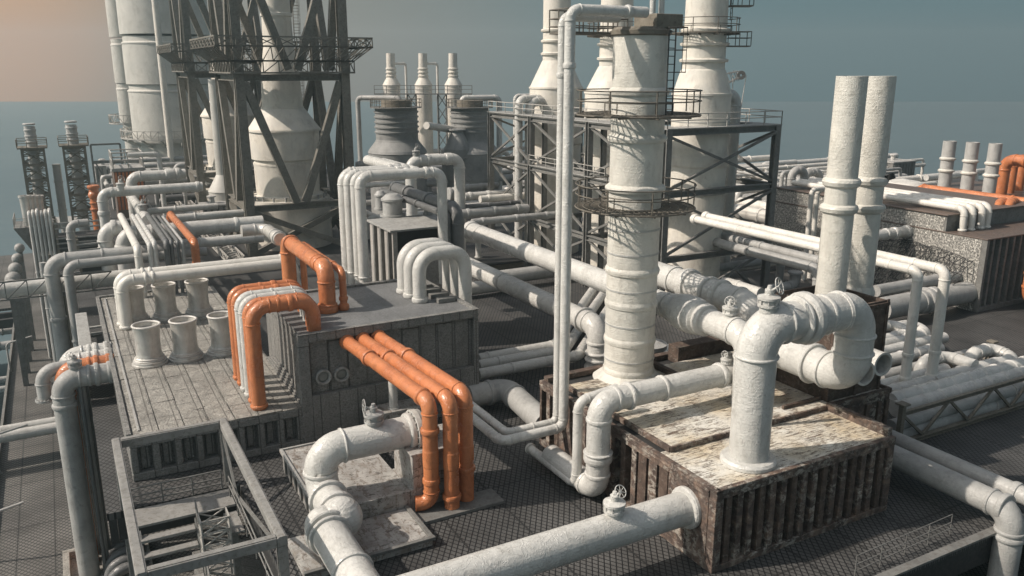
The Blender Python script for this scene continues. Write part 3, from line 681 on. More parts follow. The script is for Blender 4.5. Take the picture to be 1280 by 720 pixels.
# ------------------------------------------------------------------ big pipes crossing behind the stack
A0 = V3(0, 0, 0)
hubL = V3(hub.x, hub.y, hub.z)
ra = rpx(hub, 19)
low = PU(937, 421, 28.4); ra = rpx(low, 18.5); pa = along(low, 'v', 586, 288)
o = pipe('transfer_pipe', 'long white pipe sloping from the steelwork to the huge bend, with a fat ball joint', [V3(low.x, low.y, ZT + .23), low, pa], ra * .93, 'white', bend=1.1, n=32, fl=[(1, .985, .6, 1.16), (1, .93, .22, 1.08)])
bj = along(low, 'v', 863, 391); print('A', low, pa, bj)
for dy, w, gr in ((0, 2.0, 1.5), (-1.2, .55, 1.28), (1.2, .6, 1.22), (1.9, .3, 1.1)): couple(bj + V3(0, dy, 0), V3(0, 1, 0), ra * .93, M['white'], o, w, gr, 'ball_joint' if dy == 0 else 'flange')
pv = along(low, 'v', 911, 411); valve(o, pv + V3(0, 0, ra * .85), .72, 'white', (-.7, -.6, .2), .42)
# B
b_ = PV(945, 384, cbk + 1.5); rB = rpx(b_, 18)
bz = V3(b_.x, b_.y, b_.z); 
o = pipe('transfer_pipe', 'second thick white pipe with double collars bending down behind the huge bend', [V3(bz.x, bz.y, ZT + .3), bz, along(bz, 'v', 796, 336)], rB, 'white', bend=1.2, n=30,
         fl=[(1, .26, rB * .5, 1.2), (1, .35, rB * .35, 1.16), (1, .52, rB * .9, 1.26), (1, .64, rB * .3, 1.12)])
print('B', bz, rB)
# C
cC = P(747, 447, 1.0); rC = rpx(cC, 13.5)
cz = along(cC, 'z', 749, 408)
o = pipe('return_pipe', 'long white pipe with a striped shadow ending in a ribbed elbow left of the stack', [V3(cC.x, cC.y, 0.02), cz, along(cz, 'v', 575, 328)], rC, 'white', bend=1.1, n=28, fl=[(0, .10, rC * .5, 1.25), (0, .28, rC * .3, 1.2), (0, .42, rC * .3, 1.2), (1, .08, rC * .3, 1.2), (1, .62, rC * .35, 1.08)])
print('C', cz)
# trio of low pipes with diagonal bends
for i, (y0, xb, yb, xe, ye, lab) in enumerate(((449, 693, 428, 748, 352, 'rear one of three low white pipes bending away right of the dark building'), (457, 706, 438, 762, 356, 'middle one of three low white pipes bending away right of the dark building'), (468, 722, 442, 776, 362, 'front one of three low white pipes bending away right of the dark building'))):
    z = 1.1; s = P(598, y0, z); e = along(s, 'u', xb, yb); q = P(xe, ye, z); rr = rpx(s, 7)
    pipe('deck_pipe', lab, [s, e, q, q + V3(0, 9, 0)], rr, 'white', bend=1.5, fl=[(0, .12 + .1 * i, rr * .5, 1.12)], n=18)
s = P(604, 492, .95); e = along(s, 'u', 633, 485); q = along(e, 'v', 690, 520)
pipe('deck_pipe', 'fat grey pipe leaving the dark building and turning under the rusty block', [s - V3(1, 0, 0), s, e, V3(BX + .5, q.y - .6, e.z)], rpx(s, 14.5), 'grey', bend=1.4, n=26, fl=[(1, .25, .3, 1.12)])

# pump bed and pump ----------------------------------------------------------
zp = 1.1
pl0 = P(350, 563, zp); pfr = P(513, 613, zp); pfl = P(397, 643, zp)
px0, px1, py0, py1 = pl0.x, pfr.x, pfr.y, pl0.y
print('pump', px0, px1, py0, py1)
bed = thing('pump_bed', 'low scratched grey equipment bed with notched skirt under the grey pump', 'platform', (px0, py0, 0))
m = MB(); m.box(px0 + .1, px1, py0, py1, .0, zp - .12); m.build('bed_body', M['pump'], bed, bevel=.02)
m = MB(); m.box(px0 - .03, px1, py0 - .03, py1 + .03, zp - .118, zp); m.build('bed_top', M['pump'], bed, bevel=.02)
m = MB(); m.box(px0 - .03, px0 + .12, py0, py1, zp + .002, zp + .09); m.box(px0 + .12, px1, py1 - .12, py1 + .02, zp + .002, zp + .08); m.build('bed_lip', M['steelpale'], bed, bevel=.015)
k = 0; y = py0 + .2
while y < py1 - .3:
    m = MB(); m.box(px0 + .0, px0 + .099, y, y + .28, .12, zp - .125); m.build('skirt_rib', M['steel'], bed, bevel=.01); y += 1.0
# pump block
pb = P(515, 613, zp); bxL = P(515, 605, zp).x; 
bl = PV(515, 568, py0); bzt = bl.z; bx0 = bl.x; bx1 = PV(590, 555, py0).x; by1 = along(V3(bx0, py0, bzt), 'v', 483, 551).y
print('pump block', bx0, bx1, by1, bzt)
blo = thing('pump_block', 'scratched grey box housing under the orange downpipes beside the pump bed', 'machine housing', (bx0, py0, 0))
m = MB(); m.box(px1 + .01, bx1, py0 - .02, by1, 0, zp + .01); m.box(bx0, bx1 - .01, py0 - .01, by1 + .0, zp + .012, bzt - .1); m.build('housing', M['pump'], blo, bevel=.03)
m = MB(); m.box(bx0 - .08, bx1 + .06, py0 - .08, by1 + .06, bzt - .098, bzt); m.build('housing_lid', M['pump'], blo, bevel=.02)
m = MB(); m.box(px1 + .02, bx1 + 1.0, py0 - 1.4, py0 - .03, 0, .16); m.build('foot_plate', M['steel'], blo, bevel=.02)
# lower step slab
s1 = P(541, 671, .42); s0 = P(463, 700, .42)
sl_ = thing('step_slab', 'low stained grey slab step in front of the pump bed', 'slab', (s0.x, s1.y, 0))
m = MB(); m.box(s0.x - 2.6, s1.x, s1.y, py0 - .05, 0, .3); m.build('slab', M['pump'], sl_, bevel=.02)
m = MB(); m.box(s0.x - 2.65, s1.x + .1, s1.y - .1, s1.y + .1, .302, .44); m.box(s1.x - .12, s1.x + .08, s1.y + .1, py0 - .05, .302, .43); m.build('lip', M['steel'], sl_, bevel=.015)
# pump casing pipe
fy = (py0 + by1) / 2 + .1
f = PV(520, 537, fy); rp = rpx(f, 19.5)
el = along(f, 'u', 399, 562); dn = along(el, 'z', 402, 610)
dn = V3(dn.x, dn.y, 1.75 if dn.z < 1.2 else dn.z)
a1 = along(dn, 'v', 430, 645); a1 = V3(a1.x, a1.y, a1.z)
a2 = along(a1 + V3(0, 0, -.15), 'u', 405, 655); a3 = along(a2, 'v', 452, 728)
print('pumppipe', f, el, dn, a1, a2, a3, rp)
o = pipe('suction_pipe', 'fat pale pipe along the pump dropping to a knuckled joint at the bed corner', [f, el, dn + V3(0, 0, -.1), a1], rp, 'white', bend=1.02, n=32, endfl=(True, False), fl=[(0, .08, .3, 1.2), (1, .52, rp * .25, 1.08), (2, .35, rp * .4, 1.22), (2, .75, rp * .45, 1.2)], jw=.14)
ball(o, a1, rp * 1.22, 'white', 'knuckle')
valve(o, along(f, 'u', 467, 540) + V3(0, 0, rp * .85), .85, 'grey', (-.85, .1, .05), .5)
o = pipe('outfall_pipe', 'fat pale pipe leaving the knuckled joint towards the bottom edge of the photo', [a2, a3 + V3(0, -3, 0)], rp * 1.02, 'white', n=32, fl=[(0, .07, rp * .35, 1.28), (0, .12, rp * .25, 1.2), (0, .5, rp * .3, 1.12)])
ball(o, a2, rp * 1.12, 'white', 'knuckle'); mk = MB(); mk.tube([a1, a2], rp * .95, 28); mk.build('link_stub', M['white'], o)
m = MB(); m.lathe([(rp * 1.3, 0), (rp * 1.3, .25), (rp * 1.05, .25), (rp * 1.05, .7), (rp * .6, .9), (1e-6, .9)], f + V3(-.05, 0, 0), (1, 0, 0), 28)
o = m.build('pump_casing', M['steelpale']); tag(o, 'bolted grey pump casing at the flange behind the orange downpipes', 'pump')
m = MB(); m.lathe([(.6, 0), (.6, .12), (.42, .14), (.42, f.z - bzt)], (f.x + .5, f.y, bzt + .002), (0, 0, 1), 24); m.build('pedestal', M['steel'], o)
# small pedestal box behind with a pale standpipe
s = P(492, 510, 1.7); bxs = thing('pedestal_box', 'small grey box behind the pump carrying a pale standpipe', 'box', (s.x, s.y, 0)); m = MB(); m.box(s.x - 1.5, s.x + 2.2, s.y - .5, s.y + .9, 0, 1.7); m.build('box_body', M['pump'], bxs, bevel=.03)
pipe('standpipe', 'pale vertical standpipe rising behind the pump under the orange pipes', [V3(s.x, s.y, 1.702), along(V3(s.x, s.y, 1.7), 'z', 492, 470)], rpx(s, 5.5), 'white', endfl=(True, False), n=16)
pipe('standpipe', 'short pale stub with a round cap between the orange pipes', [V3(s.x + 1.6, s.y, 1.702), along(V3(s.x + 1.6, s.y, 1.7), 'z', 546, 474)], rpx(s, 4.5), 'white', endfl=(True, True), n=16)
# ------------------------------------------------------------------ dark plated building in the centre
VF = 42.05; ZB = 6.3; ZR = 2.29
DX0, DX1, DV1 = 9.92, 20.6, 51.0
bld = thing('plated_building', 'dark grey seamed-plate building with two portholes and a recessed front panel', 'building', (DX0, VF, 0))
rx0, rx1 = PV(386.7, 440, VF).x, PV(592.5, 420, VF).x; rz0 = PV(592.5, 458, VF).z; rz1 = PV(592.5, 397, VF).z
print('recess', rx0, rx1, rz0, rz1)
m = MB(); m.box(DX0 + .3, DX1 - .01, VF + .4, DV1, 0, ZB - .16); m.build('wall', M['stonewall'], bld)
m = MB(); m.box(DX0, rx0, VF, VF + .395, 0, ZB - .003); m.box(rx1, DX1, VF, VF + .395, 0, ZB - .003); m.box(rx0 + .002, rx1 - .002, VF + .002, VF + .395, rz1, ZB - .004); m.box(rx0 + .002, rx1 - .002, VF + .003, VF + .395, 0, rz0); m.build('front_frame', M['stonewall'], bld, bevel=.05)
for k in range(9):
    m = MB(); x = rx0 + (rx1 - rx0) * (k + .5) / 9; m.box(x - .52, x + .52, VF + .34, VF + .39, rz0 + .01, rz1 - .01); m.build('recess_panel', M['stonewall'], bld, bevel=.02)
m = MB(); m.box(DX0 + .25, DX1 - .25, VF + .3, DV1, ZB - .155, ZB - .06); m.build('roof', M['stoneroof'], bld)
m = MB(); m.box(DX0, DX1 + .03, VF - .03, VF + .3, ZB - .002, ZB + .06); m.box(DX1 - .28, DX1 + .02, VF + .3, DV1 - .3, ZB - .155, ZB + .07); m.box(DX0, DX1, DV1 - .3, DV1 + .03, ZB - .155, ZB + .09); m.build('parapet', M['stonewall'], bld, bevel=.04)
for k in range(4): m = MB(); m.box(DX1 - .3 - 1.2, DX1 - .34, VF + 2.4 + k * 1.2, VF + 2.9 + k * 1.2, ZB - .058, ZB + .22); m.build('roof_box', M['steel'], bld, bevel=.03)
# stepped frames on the left flank
for k, (o_, hz) in enumerate(((0.0, ZB - .01), (.16, ZB - .5), (.32, ZB - 1.0), (.48, ZB - 1.5))):
    m = MB(); y0 = VF + .42 + k * .62; y1 = DV1 - .2 - k * .5; x = DX0 + .06 * k
    m.box(x, DX0 + .295, y0, y0 + .28, ZR + .3, hz); m.box(x, DX0 + .295, y0, y1, ZR + .02 + k * .16, ZR + .16 + k * .16); m.build('flank_frame', M['stonewall'], bld, bevel=.03)
for x, y in ((403.5, 470.5), (426.5, 467)):
    c = PV(x, y, VF + .33); m = MB(); m.lathe([(.30, .05), (.40, .05), (.44, -.02), (.44, -.2), (.38, -.24), (.31, -.18), (.30, .05)], c, (0, 1, 0), 28); o = m.build('porthole', M['steelpale'], bld)
    m = MB(); m.lathe([(.305, -.04), (.2, -.09), (1e-6, -.11)], c, (0, 1, 0), 24); m.build('glass', M['glass'], o)

# low block with vents -----------------------------------------------------
LX0 = 1.33; LV1 = along(V3(LX0, VF, ZR), 'v', 128, 367).y - 1
print('LV1', LV1)
low = thing('vent_block', 'low block with crumbling pale plated roof and recessed front bays, under six vents', 'building', (LX0, VF, 0))
m = MB(); m.box(LX0 + .3, DX0 + .2, VF + .45, LV1, 0, ZR - .1); m.build('wall', M['stonewall'], low)
m = MB(); rp = random.Random(5); m.box(LX0 + .2, DX0 + .25, VF + .45, LV1 - .2, ZR - .099, ZR - .06); m.box(LX0 + .2, DX0 - .02, VF + .02, VF + .449, ZR - .095, ZR - .055)
ncol = 7; cw = (DX0 + .2 - LX0 - .25) / ncol
for i in range(ncol):
    y = VF + .03 - rp.uniform(0, .01)
    while y < LV1 - .4:
        L_ = min(rp.uniform(1.4, 3.4), LV1 - .25 - y); x0_ = LX0 + .25 + i * cw + .03; x1_ = x0_ + cw - .06; dz = [rp.uniform(-.03, .035) for _ in range(4)]
        m.add([(x0_, y, ZR - .05), (x1_, y, ZR - .05), (x1_, y + L_ - .03, ZR - .05), (x0_, y + L_ - .03, ZR - .05), (x0_, y, ZR + dz[0]), (x1_, y, ZR + dz[1]), (x1_, y + L_ - .03, ZR + dz[2]), (x0_, y + L_ - .03, ZR + dz[3])], [(4, 5, 6, 7), (0, 1, 5, 4), (1, 2, 6, 5), (2, 3, 7, 6), (3, 0, 4, 7)])
        for q_ in range(int(L_ / .22)): m.lathe([(.035, 0), (.025, .03), (1e-6, .035)], (x1_ - .07, y + .1 + q_ * .22, ZR + .0), (0, 0, 1), 6)
        y += L_
m.build('roof', M['canroof'], low)
m = MB(); m.box(LX0, DX0 - .01, VF, VF + .44, 0, .42); m.box(LX0, DX0 - .01, VF - .004, VF + .44, ZR - .5, ZR - .098)
nb = 8; bw = (DX0 - LX0 - .3) / nb
for k in range(nb + 1): x = LX0 + k * bw; m.box(x + .002, x + .34, VF + .003, VF + .44, .422, ZR - .502)
m.build('front_frame', M['stonewall'], low, bevel=.05)
for k in range(nb): m = MB(); x = LX0 + k * bw; m.box(x + .5, x + bw - .14, VF + .3, VF + .449, .55, ZR - .62); m.build('bay_panel', M['stonewall'], low, bevel=.03)
m = MB(); m.box(LX0 - .06, LX0 + .19, VF + .45, LV1, ZR - .35, ZR + .12); m.box(LX0 + .2, DX0, LV1 - .19, LV1 + .05, ZR - .09, ZR + .14); m.box(LX0 + .02, LX0 + .29, VF + .45, LV1, 0, ZR - .36); m.build('side_rim', M['stonewall'], low, bevel=.03)
m = MB(); m.box(LX0 + .5, LX0 + .62, VF + .8, LV1 - .8, ZR + .002, ZR + .1); m.build('gutter', M['steelpale'], low, bevel=.02)
# six flared vents
canlab = {(0, 0): 'flared metal vent, front row left', (0, 1): 'flared metal vent, front row middle', (0, 2): 'flared metal vent, front row right beside the arched pipes', (1, 0): 'flared metal vent half hidden behind the white downpipes, back row left', (1, 1): 'flared metal vent, back row middle', (1, 2): 'flared metal vent, back row right'}
for j, y in enumerate((53.45, 63.4)):
    for i, x in enumerate((3.48, 5.61, 7.88)):
        c = V3(x, y, ZR); m = MB(); Hc = 2.55; t = thing('roof_vent', canlab[(j, i)] + ' on the crumbling roof', 'vent', c, 'flared vents on the pale roof')
        prof = [(1.06, 0), (1.06, .10), (1.0, .12), (.98, .26), (.86, .30), (.84, .42), (.78, .52), (.74, .72), (.725, 1.0), (.715, 1.35), (.73, 1.75), (.775, 2.2), (.825, 2.46), (.75, 2.46), (.72, 2.2), (1e-6, 2.16)]
        m.lathe(prof, c, (0, 0, 1), 40); m.v and None
        m.build('vent_body', M['can'], t)
        m = MB(); m.ring(c + V3(0, 0, 2.48), (0, 0, 1), .785, .075, 40, 8); m.build('rim', M['rim'], t)
        m = MB(); m.lathe([(.865, .30), (.90, .34), (.865, .38)], c, (0, 0, 1), 36); m.ring(c + V3(0, 0, .44), (0, 0, 1), .835, .035, 36, 6); m.build('base_ring', M['rim'], t)

# six arched pipes from the low roof over the building edge
cols = [('orange', .385, 'thick orange pipe with collars, front of the six arched pipes'), ('orange', .30, 'orange pipe second from the front of the six arched pipes'), ('white', .29, 'white pipe third from the front of the six arched pipes'), ('white', .29, 'white pipe fourth from the front of the six arched pipes'), ('orange', .27, 'slim orange pipe fifth from the front of the six arched pipes'), ('orange', .29, 'orange pipe rearmost of the six arched pipes')]
v0, v1 = 42.95, 48.0
for k, (cl, r_, lab) in enumerate(cols):
    y = v0 + (v1 - v0) * k / 5 + (0 if k else .05); zt = 7.92 - .05 * k; xl = 7.88 - .02 * k; xr = 11.1 + .1 * k
    o = pipe('arched_pipe', lab + ' over the building edge', [V3(xl, y, ZR + .01), V3(xl, y, zt), V3(xr, y, zt), V3(xr, y, ZB - .06)], r_, cl, bend=1.9, n=24, group='six arched pipes at the dark building', fl=[(0, .03, .2, 1.22), (1, .42, .16, 1.10), (1, .62, .3, 1.2)] if k in (0, 4, 5) else [(0, .03, .2, 1.22), (1, .5, .14, 1.1)], jw=.2)
# big orange hoop and its slim companion
p = V3(12.78, 46.08, ZB - .06); q = V3(12.78, 46.08, 8.85); e = V3(12.78, 55.07, 8.85)
pipe('hoop_pipe', 'thickest orange pipe hooping from the dark roof back over its rear edge', [p, q, e, V3(e.x, e.y, 0)], rpx(q, 10.5), 'orange', bend=1.25, n=28, fl=[(0, .06, .5, 1.28), (0, .16, .2, 1.18), (1, .18, .25, 1.08), (1, .88, .3, 1.18)], jw=.2)
p = P(430, 386, ZB); q = along(p, 'z', 425, 339); e = along(q, 'v', 378, 304)
pipe('hoop_pipe', 'slim orange pipe running alongside the thickest orange hoop on the dark roof', [V3(p.x, p.y, ZB - .06), q, e, V3(e.x, e.y, 0)], rpx(q, 4.6), 'orange', bend=1.6, fl=[(0, .08, .4, 1.5), (0, .3, .25, 1.25), (1, .2, .2, 1.25), (1, .85, .2, 1.2)], n=18)
g = V3(12.78, 55.1, 8.85); h_ = along(g, 'v', 328, 297); pipe('link_pipe', 'short bright metal pipe entering the back of the thickest orange hoop', [g + V3(-.3, .6, 0), h_ + V3(-.3, 0, 0), V3(h_.x - 2, h_.y, h_.z)], .42, 'can', fl=[(0, .1, .4, 1.25), (0, .35, .3, 1.15)], n=18)
# three orange pipes leaving the front
for k, (bx, by, tx, ty, fx, fy, lab) in enumerate(((540, 632, 537, 505, 434, 428, 'left one of three orange pipes from the building front down to the pump'), (565, 630, 559, 497, 452, 424, 'middle one of three orange pipes from the building front down to the pump'), (583, 620, 579, 493, 470, 421, 'right one of three orange pipes from the building front down to the pump'))):
    b = P(bx, by, .3); t = V3(b.x, b.y, 5.5); f = V3(b.x - .72, VF + .36, 5.56); r_ = rpx(b, 9.6)
    pts = [f, t, V3(b.x, b.y, .18)]
    if k == 0: pts = [f, t, V3(b.x, b.y, .5), V3(b.x - .75, b.y + .2, .5)]
    o = pipe('down_pipe', lab, pts, r_, 'orange', bend=1.15, n=24, group='three orange downpipes at the pump', fl=[(0, .03, .3, 1.2), (0, (.33, .36, .40)[k], .34, 1.24), (1, (.28, .9, .70)[k], .28, 1.24), (1, .55, .9, 1.06)] + ([(0, .93, .3, 1.2), (1, .78, .3, 1.15)] if k == 0 else []), jw=.18)
# three white hairpin pipes at the right roof edge
for k in range(3):
    bx, by, ty = ((525, 376, 319), (514, 370, 314), (505.6, 364.5, 309.5))[k]
    p = P(bx, by, ZB); q = along(p, 'z', bx - 2, ty); e = V3(DX1 + .75, p.y, q.z)
    o = pipe('hairpin_pipe', ('front', 'middle', 'rear')[k] + ' one of three white hairpin pipes arching over the right edge of the dark roof', [V3(p.x, p.y, ZB - .06), q, e, V3(e.x, e.y, .01)], rpx(p, 8.6), 'white', bend=2.2, n=24, group='white hairpin pipes on the dark roof', fl=[(0, .05, .3, 1.2)], joints=False)
# four tall white portal pipes behind the roof
p = PV(455.5, 353, DV1 + .55); q = along(p, 'z', 454.5, 221); e = along(q, 'u', 552, 216)
for k in range(4):
    dx = V3(-.12 * k, .72 * k + (.25 if k > 1 else 0), 0); r_ = rpx(p, (6.5, 5.4, 6, 7)[k])
    pipe('portal_pipe', ('front', 'second', 'third', 'rearmost')[k] + ' one of four tall white portal pipes standing behind the dark roof', [V3(p.x, p.y, 0) + dx, V3(p.x, p.y, q.z) + dx] + ([e + dx, V3(e.x, e.y, 5.5) + dx] if k == 0 else [e + dx + V3((0, -1.2, -1.4, -1.6)[k], 0, 0), e + dx + V3((0, -1.2, -1.4, -1.6)[k], 7, 0)]), r_, 'white', bend=1.6, n=20, group='tall white portal pipes', fl=[(0, .5), (1, .12, .16, 1.08), (1, .8, .3, 1.2)], jw=.18)
# hut
HV = DV1 + 3.2; a = PV(489, 288, HV); HX0 = a.x; HZ = a.z; HX1 = PV(572, 282, HV).x; HV1 = along(a, 'v', 460, 275).y
print('hut', HX0, HX1, HV, HV1, HZ)
hut = thing('pump_hut', 'small pale streaked hut with dark recessed window behind the dark building', 'hut', (HX0, HV, 0))
m = MB(); wz = HZ - 1.75; m.box(HX0 + .1, HX1 - .1, HV + .5, HV1, 0, HZ - .15); m.box(HX0 + .101, HX1 - .11, HV + .02, HV + .495, 0, wz); m.box(HX0 + .102, HX0 + .45, HV + .021, HV + .495, wz + .002, HZ - .152); m.build('wall', M['hut'], hut, bevel=.02)
m = MB(); m.box(HX0 + .46, HX1 - .2, HV + .44, HV + .49, wz + .01, HZ - .2); m.build('window', M['black'], hut)
m = MB(); m.box(HX0 - .12, HX1 + .1, HV - .12, HV1 + .1, HZ - .148, HZ); m.build('roof', M['steelpale'], hut, bevel=.02)
for k in range(3):
    m = MB(); y = HV + .3 + k * 1.5; m.box(HX0 - .15, HX0 + .09, y, y + .3, 0, HZ - .151); m.build('rib', M['steel'], hut, bevel=.02)
# things on the hut roof
for (x, y, r_, hh, lab) in ((476, 262, .42, 1.5, 'squat grey valve post on the left of the hut roof'), (491, 270, .75, 1.7, 'stout grey drum post on the hut roof'), (535, 268, .3, .5, 'small grey stub on the right of the hut roof')):
    c = P(x, y, HZ); m = MB(); m.lathe([(r_ * 1.3, 0), (r_ * 1.3, .15), (r_, .15), (r_, hh * .7), (r_ * 1.15, hh * .72), (r_ * 1.15, hh * .8), (r_ * .6, hh), (1e-6, hh)], c + V3(0, 0, .002), (0, 0, 1), 20); o = m.build('valve_post', M['grey']); tag(o, lab, 'valve')
# glossy dark pipes over the hut
DPV = DV1 + .9; p = PV(572, 300, DPV); q = along(p, 'z', 571, 262); e = along(q, 'v', 493, 236)
pipe('lagged_pipe', 'thick glossy dark pipe crossing over the hut and dropping at its corner', [V3(p.x, p.y, 0), V3(p.x, p.y, q.z), e], rpx(p, 8.6), 'dark', bend=1.6, n=24, fl=[(1, .40, .35, 1.25), (1, .75, .35, 1.25), (1, .98, .3, 1.15)])
p = PV(560, 306, DPV + .1); q = along(p, 'z', 558, 268); e = along(q, 'v', 474, 241)
pipe('lagged_pipe', 'slim glossy dark pipe crossing over the hut beside the thick dark one', [V3(p.x, p.y, 0), V3(p.x, p.y, q.z), e, e - V3(0, 0, 1.2)], rpx(p, 4.2), 'dark', bend=1.6, n=16, fl=[(1, .40, .25, 1.4), (1, .60, .25, 1.4)])
pipe('lagged_pipe', 'thin grey pipe dropping between the two glossy dark pipes at the hut corner', [V3(p.x + .45, p.y + .15, 0), V3(p.x + .45, p.y + .15, q.z - .3), V3(p.x + .45, e.y - 4, q.z - .3)], .16, 'grey', n=10)

# ------------------------------------------------------------------ stair frame over the well, front left
FX0, FX1, FY0, FY1, FZ = .76, 5.5, 27.9, 39.6, 3.25
fr = thing('stair_frame', 'open rectangular frame of worn grey beams over a stairwell, front left', 'frame', ((FX0 + FX1) / 2, (FY0 + FY1) / 2, 0))
def hb(a, b, w, h, nm='beam'):
    m = MB(); m.hbeam(a, b, w, h); m.build(nm, M['steelpale'], fr, bevel=.012)
for a, b in (((FX0, FY0 - .2, FZ), (FX0, FY1 + .2, FZ)), ((FX1, FY0 - .2, FZ), (FX1, FY1 + .2, FZ)), ((FX0 + .2, FY0, FZ), (FX1 - .2, FY0, FZ)), ((FX0 + .2, FY1, FZ), (FX1 - .2, FY1, FZ))):
    m = MB(); m.beam(a, b, .38, .38); m.build('beam', M['frame'], fr, bevel=.03)
    aa, bb = Vector(a) + V3(0, 0, .207), Vector(b) + V3(0, 0, .207); m = MB(); m.beam(aa, bb, .26, .03); m.build('beam_cap', M['frame'], fr, bevel=.01)
for x, y in ((FX0, FY0), (FX0, FY1), (FX1, FY0), (FX1, FY1)):
    m = MB(); m.hbeam((x, y, ZL), (x, y, FZ - .2), .36, .36, (0, 1, 0)); m.build('post', M['frame'], fr, bevel=.012)
for a, b in (((FX1 - .12, FY1 - .3, .2), (FX1 - .12, FY0 + .3, 2.9)), ((FX1 - .12, FY1 - .3, FZ - .4), (FX1 - .12, FY1 - 3.6, .3))):
    m = MB(); m.beam(a, b, .1, .14); m.build('brace', M['steel'], fr)
railing([V3(FX1 - .2, FY0 + .4, .02), V3(FX1 - .2, FY1 - 1.4, .02)], 1.1, M['steel'], fr, step=2.2)
st = thing('stairwell', 'grey landing and open flight of steps going down inside the frame', 'stairs', (FX0 + .5, FY1 - 2, -3))
m = MB(); m.box(FX0 + .1, FX1 - .1, FY1 - 2.2, FY1 - .5, -.09, .03); m.build('landing', M['frame'], st, bevel=.015)
m = MB(); m.box(FX1 - .7, FX1 - .1, FY1 - 4.2, FY1 - 2.22, -.4, -.3); m.build('side_landing', M['frame'], st, bevel=.015)
railing([V3(FX0 + .3, FY1 - .4, .03), V3(FX1 - .4, FY1 - .4, .03)], 1.0, M['steel'], st, step=1.2, rails=(1, .6, .3), r=.04)
for k in range(10):
    m = MB(); y = FY1 - 2.75 - k * .58; z = -.42 - k * .50; m.box(FX0 + .3, FX0 + 2.7, y - .12, y + .3, z, z + .05); m.box(FX0 + .3, FX0 + 2.7, y - .16, y - .12, z - .08, z + .05); m.build('tread', M['frame'], st, bevel=.01)
for x in (FX0 + .42, FX0 + 2.78):
    m = MB(); m.beam((x, FY1 - 2.3, -.2), (x, FY1 - 9.5, -6.4), .07, .3); m.build('stringer', M['steel'], st)
railing([V3(FX0 + 2.85, FY1 - 2.4, -.2), V3(FX0 + 2.85, FY1 - 9, -5.9)], 1.0, M['steel'], st, 'handrail', step=1.5)
lt = thing('lattice_tower', 'small pale lattice standing in the dark stairwell below the landing', 'lattice', (FX0 + 3.8, FY1 - 2, ZL))
lc = PV(268, 655, 35.6); lc.z -= .35; cs = [(lc.x - .6, lc.y - .45), (lc.x + .6, lc.y - .45), (lc.x + .6, lc.y + .45), (lc.x - .6, lc.y + .45)]
m = MB()
for x, y in cs: m.beam((x, y, ZL), (x, y, lc.z + .8), .06, .06)
m.build('leg', M['railpale'], lt); m = MB()
for i in range(4):
    a, b = cs[i], cs[(i + 1) % 4]
    for k in range(8): z = lc.z + .8 - .6 * (k + 1); m.beam((*a, z), (*b, z + .6), .05, .05); m.beam((*b, z), (*a, z + .6), .05, .05); m.beam((*a, z + .6), (*b, z + .6), .05, .05)
m.build('lacing', M['railpale'], lt)
m = MB(); q = P(240, 690, -7); m.box(q.x, q.x + 5, q.y - 8, q.y, ZL, -7); o = m.build('sunken_slab', M['stonewall']); tag(o, 'pale slab at the bottom of the stairwell in shadow', 'slab')
# hatch box at the bottom left
hp = P(150, 674, ZL + .8); hb_ = thing('hatch_box', 'pale open-topped box with ribbed hoses beside the stair frame, bottom left', 'box', (hp.x, hp.y, ZL))
hx = (P(78, 692, ZL + .8).x, P(160, 676, ZL + .8).x + 1.2); hy = (hp.y - 7.0, hp.y + .3)
m = MB(); t = .4; zb, zt_ = ZL + .002, ZL + .8; m.box(hx[0], hx[1], hy[1] - t, hy[1], zb, zt_); m.box(hx[0], hx[1], hy[0], hy[0] + t, zb, zt_); m.box(hx[0], hx[0] + t, hy[0] + t, hy[1] - t, zb, zt_ - .002); m.box(hx[1] - t, hx[1], hy[0] + t, hy[1] - t, zb, zt_ - .002); m.build('box_wall', M['canroof'], hb_, bevel=.03)
m = MB(); m.box(hx[0] + t, hx[1] - t, hy[0] + t, hy[1] - t, ZL + .01, ZL + .25); m.build('box_floor', M['canroof'], hb_)
for k in range(4):
    c = V3(hx[1] - 1.5, hy[1] - 2.2 - k * 1.0, ZL + .3); m = MB(); pts = [c + V3(math.cos(t_) * 1.1, 0, math.sin(t_) * 1.1) for t_ in [math.pi * i / 14 for i in range(15)]]
    m.tube(pts, .34, 12); m.build('ribbed_hose', M['dark'], hb_)

# ------------------------------------------------------------------ elbows and columns at the left
lp_ = V3(-1.49, 54.6, 1.72)
spec = [(0, 'grey', .62, 'front grey elbow pipe with a valve, nearest of four at the left block edge'), (1.55, 'orange', .55, 'orange elbow pipe second of four at the left block edge'), (2.85, 'white', .55, 'white elbow pipe third of four at the left block edge'), (4.2, 'white', .58, 'white elbow pipe rearmost of four at the left block edge')]
for k, (dv, cl, r_, lab) in enumerate(spec):
    y = lp_.y + dv; z = lp_.z + (.1 if k else 0); o = pipe('elbow_pipe', lab, [V3(LX0 + .25, y, z), V3(lp_.x + .12 * k, y, z), V3(lp_.x + .12 * k, y, ZL)], r_, cl if k else 'grey', bend=1.2, n=24, group='four elbow pipes at the left block edge', fl=[(0, .12, .3, 1.15), (0, .36, .3, 1.18), (0, .5, .2, 1.1), (1, .12, .3, 1.15)], jw=.2)
    if k == 0: valve(o, V3(lp_.x + .85, y, z + r_ * .8), .75, 'grey', (-.5, -.6, .3), .4)
pp = PV(57, 500, 56.5); pipe('elbow_pipe', 'small grey hooked pipe left of the four elbow pipes', [V3(pp.x, pp.y, pp.z), V3(pp.x, pp.y, pp.z + 1.9), V3(pp.x + 1.6, pp.y + .2, pp.z + 1.9)], .42, 'grey', n=18, endfl=(True, False))
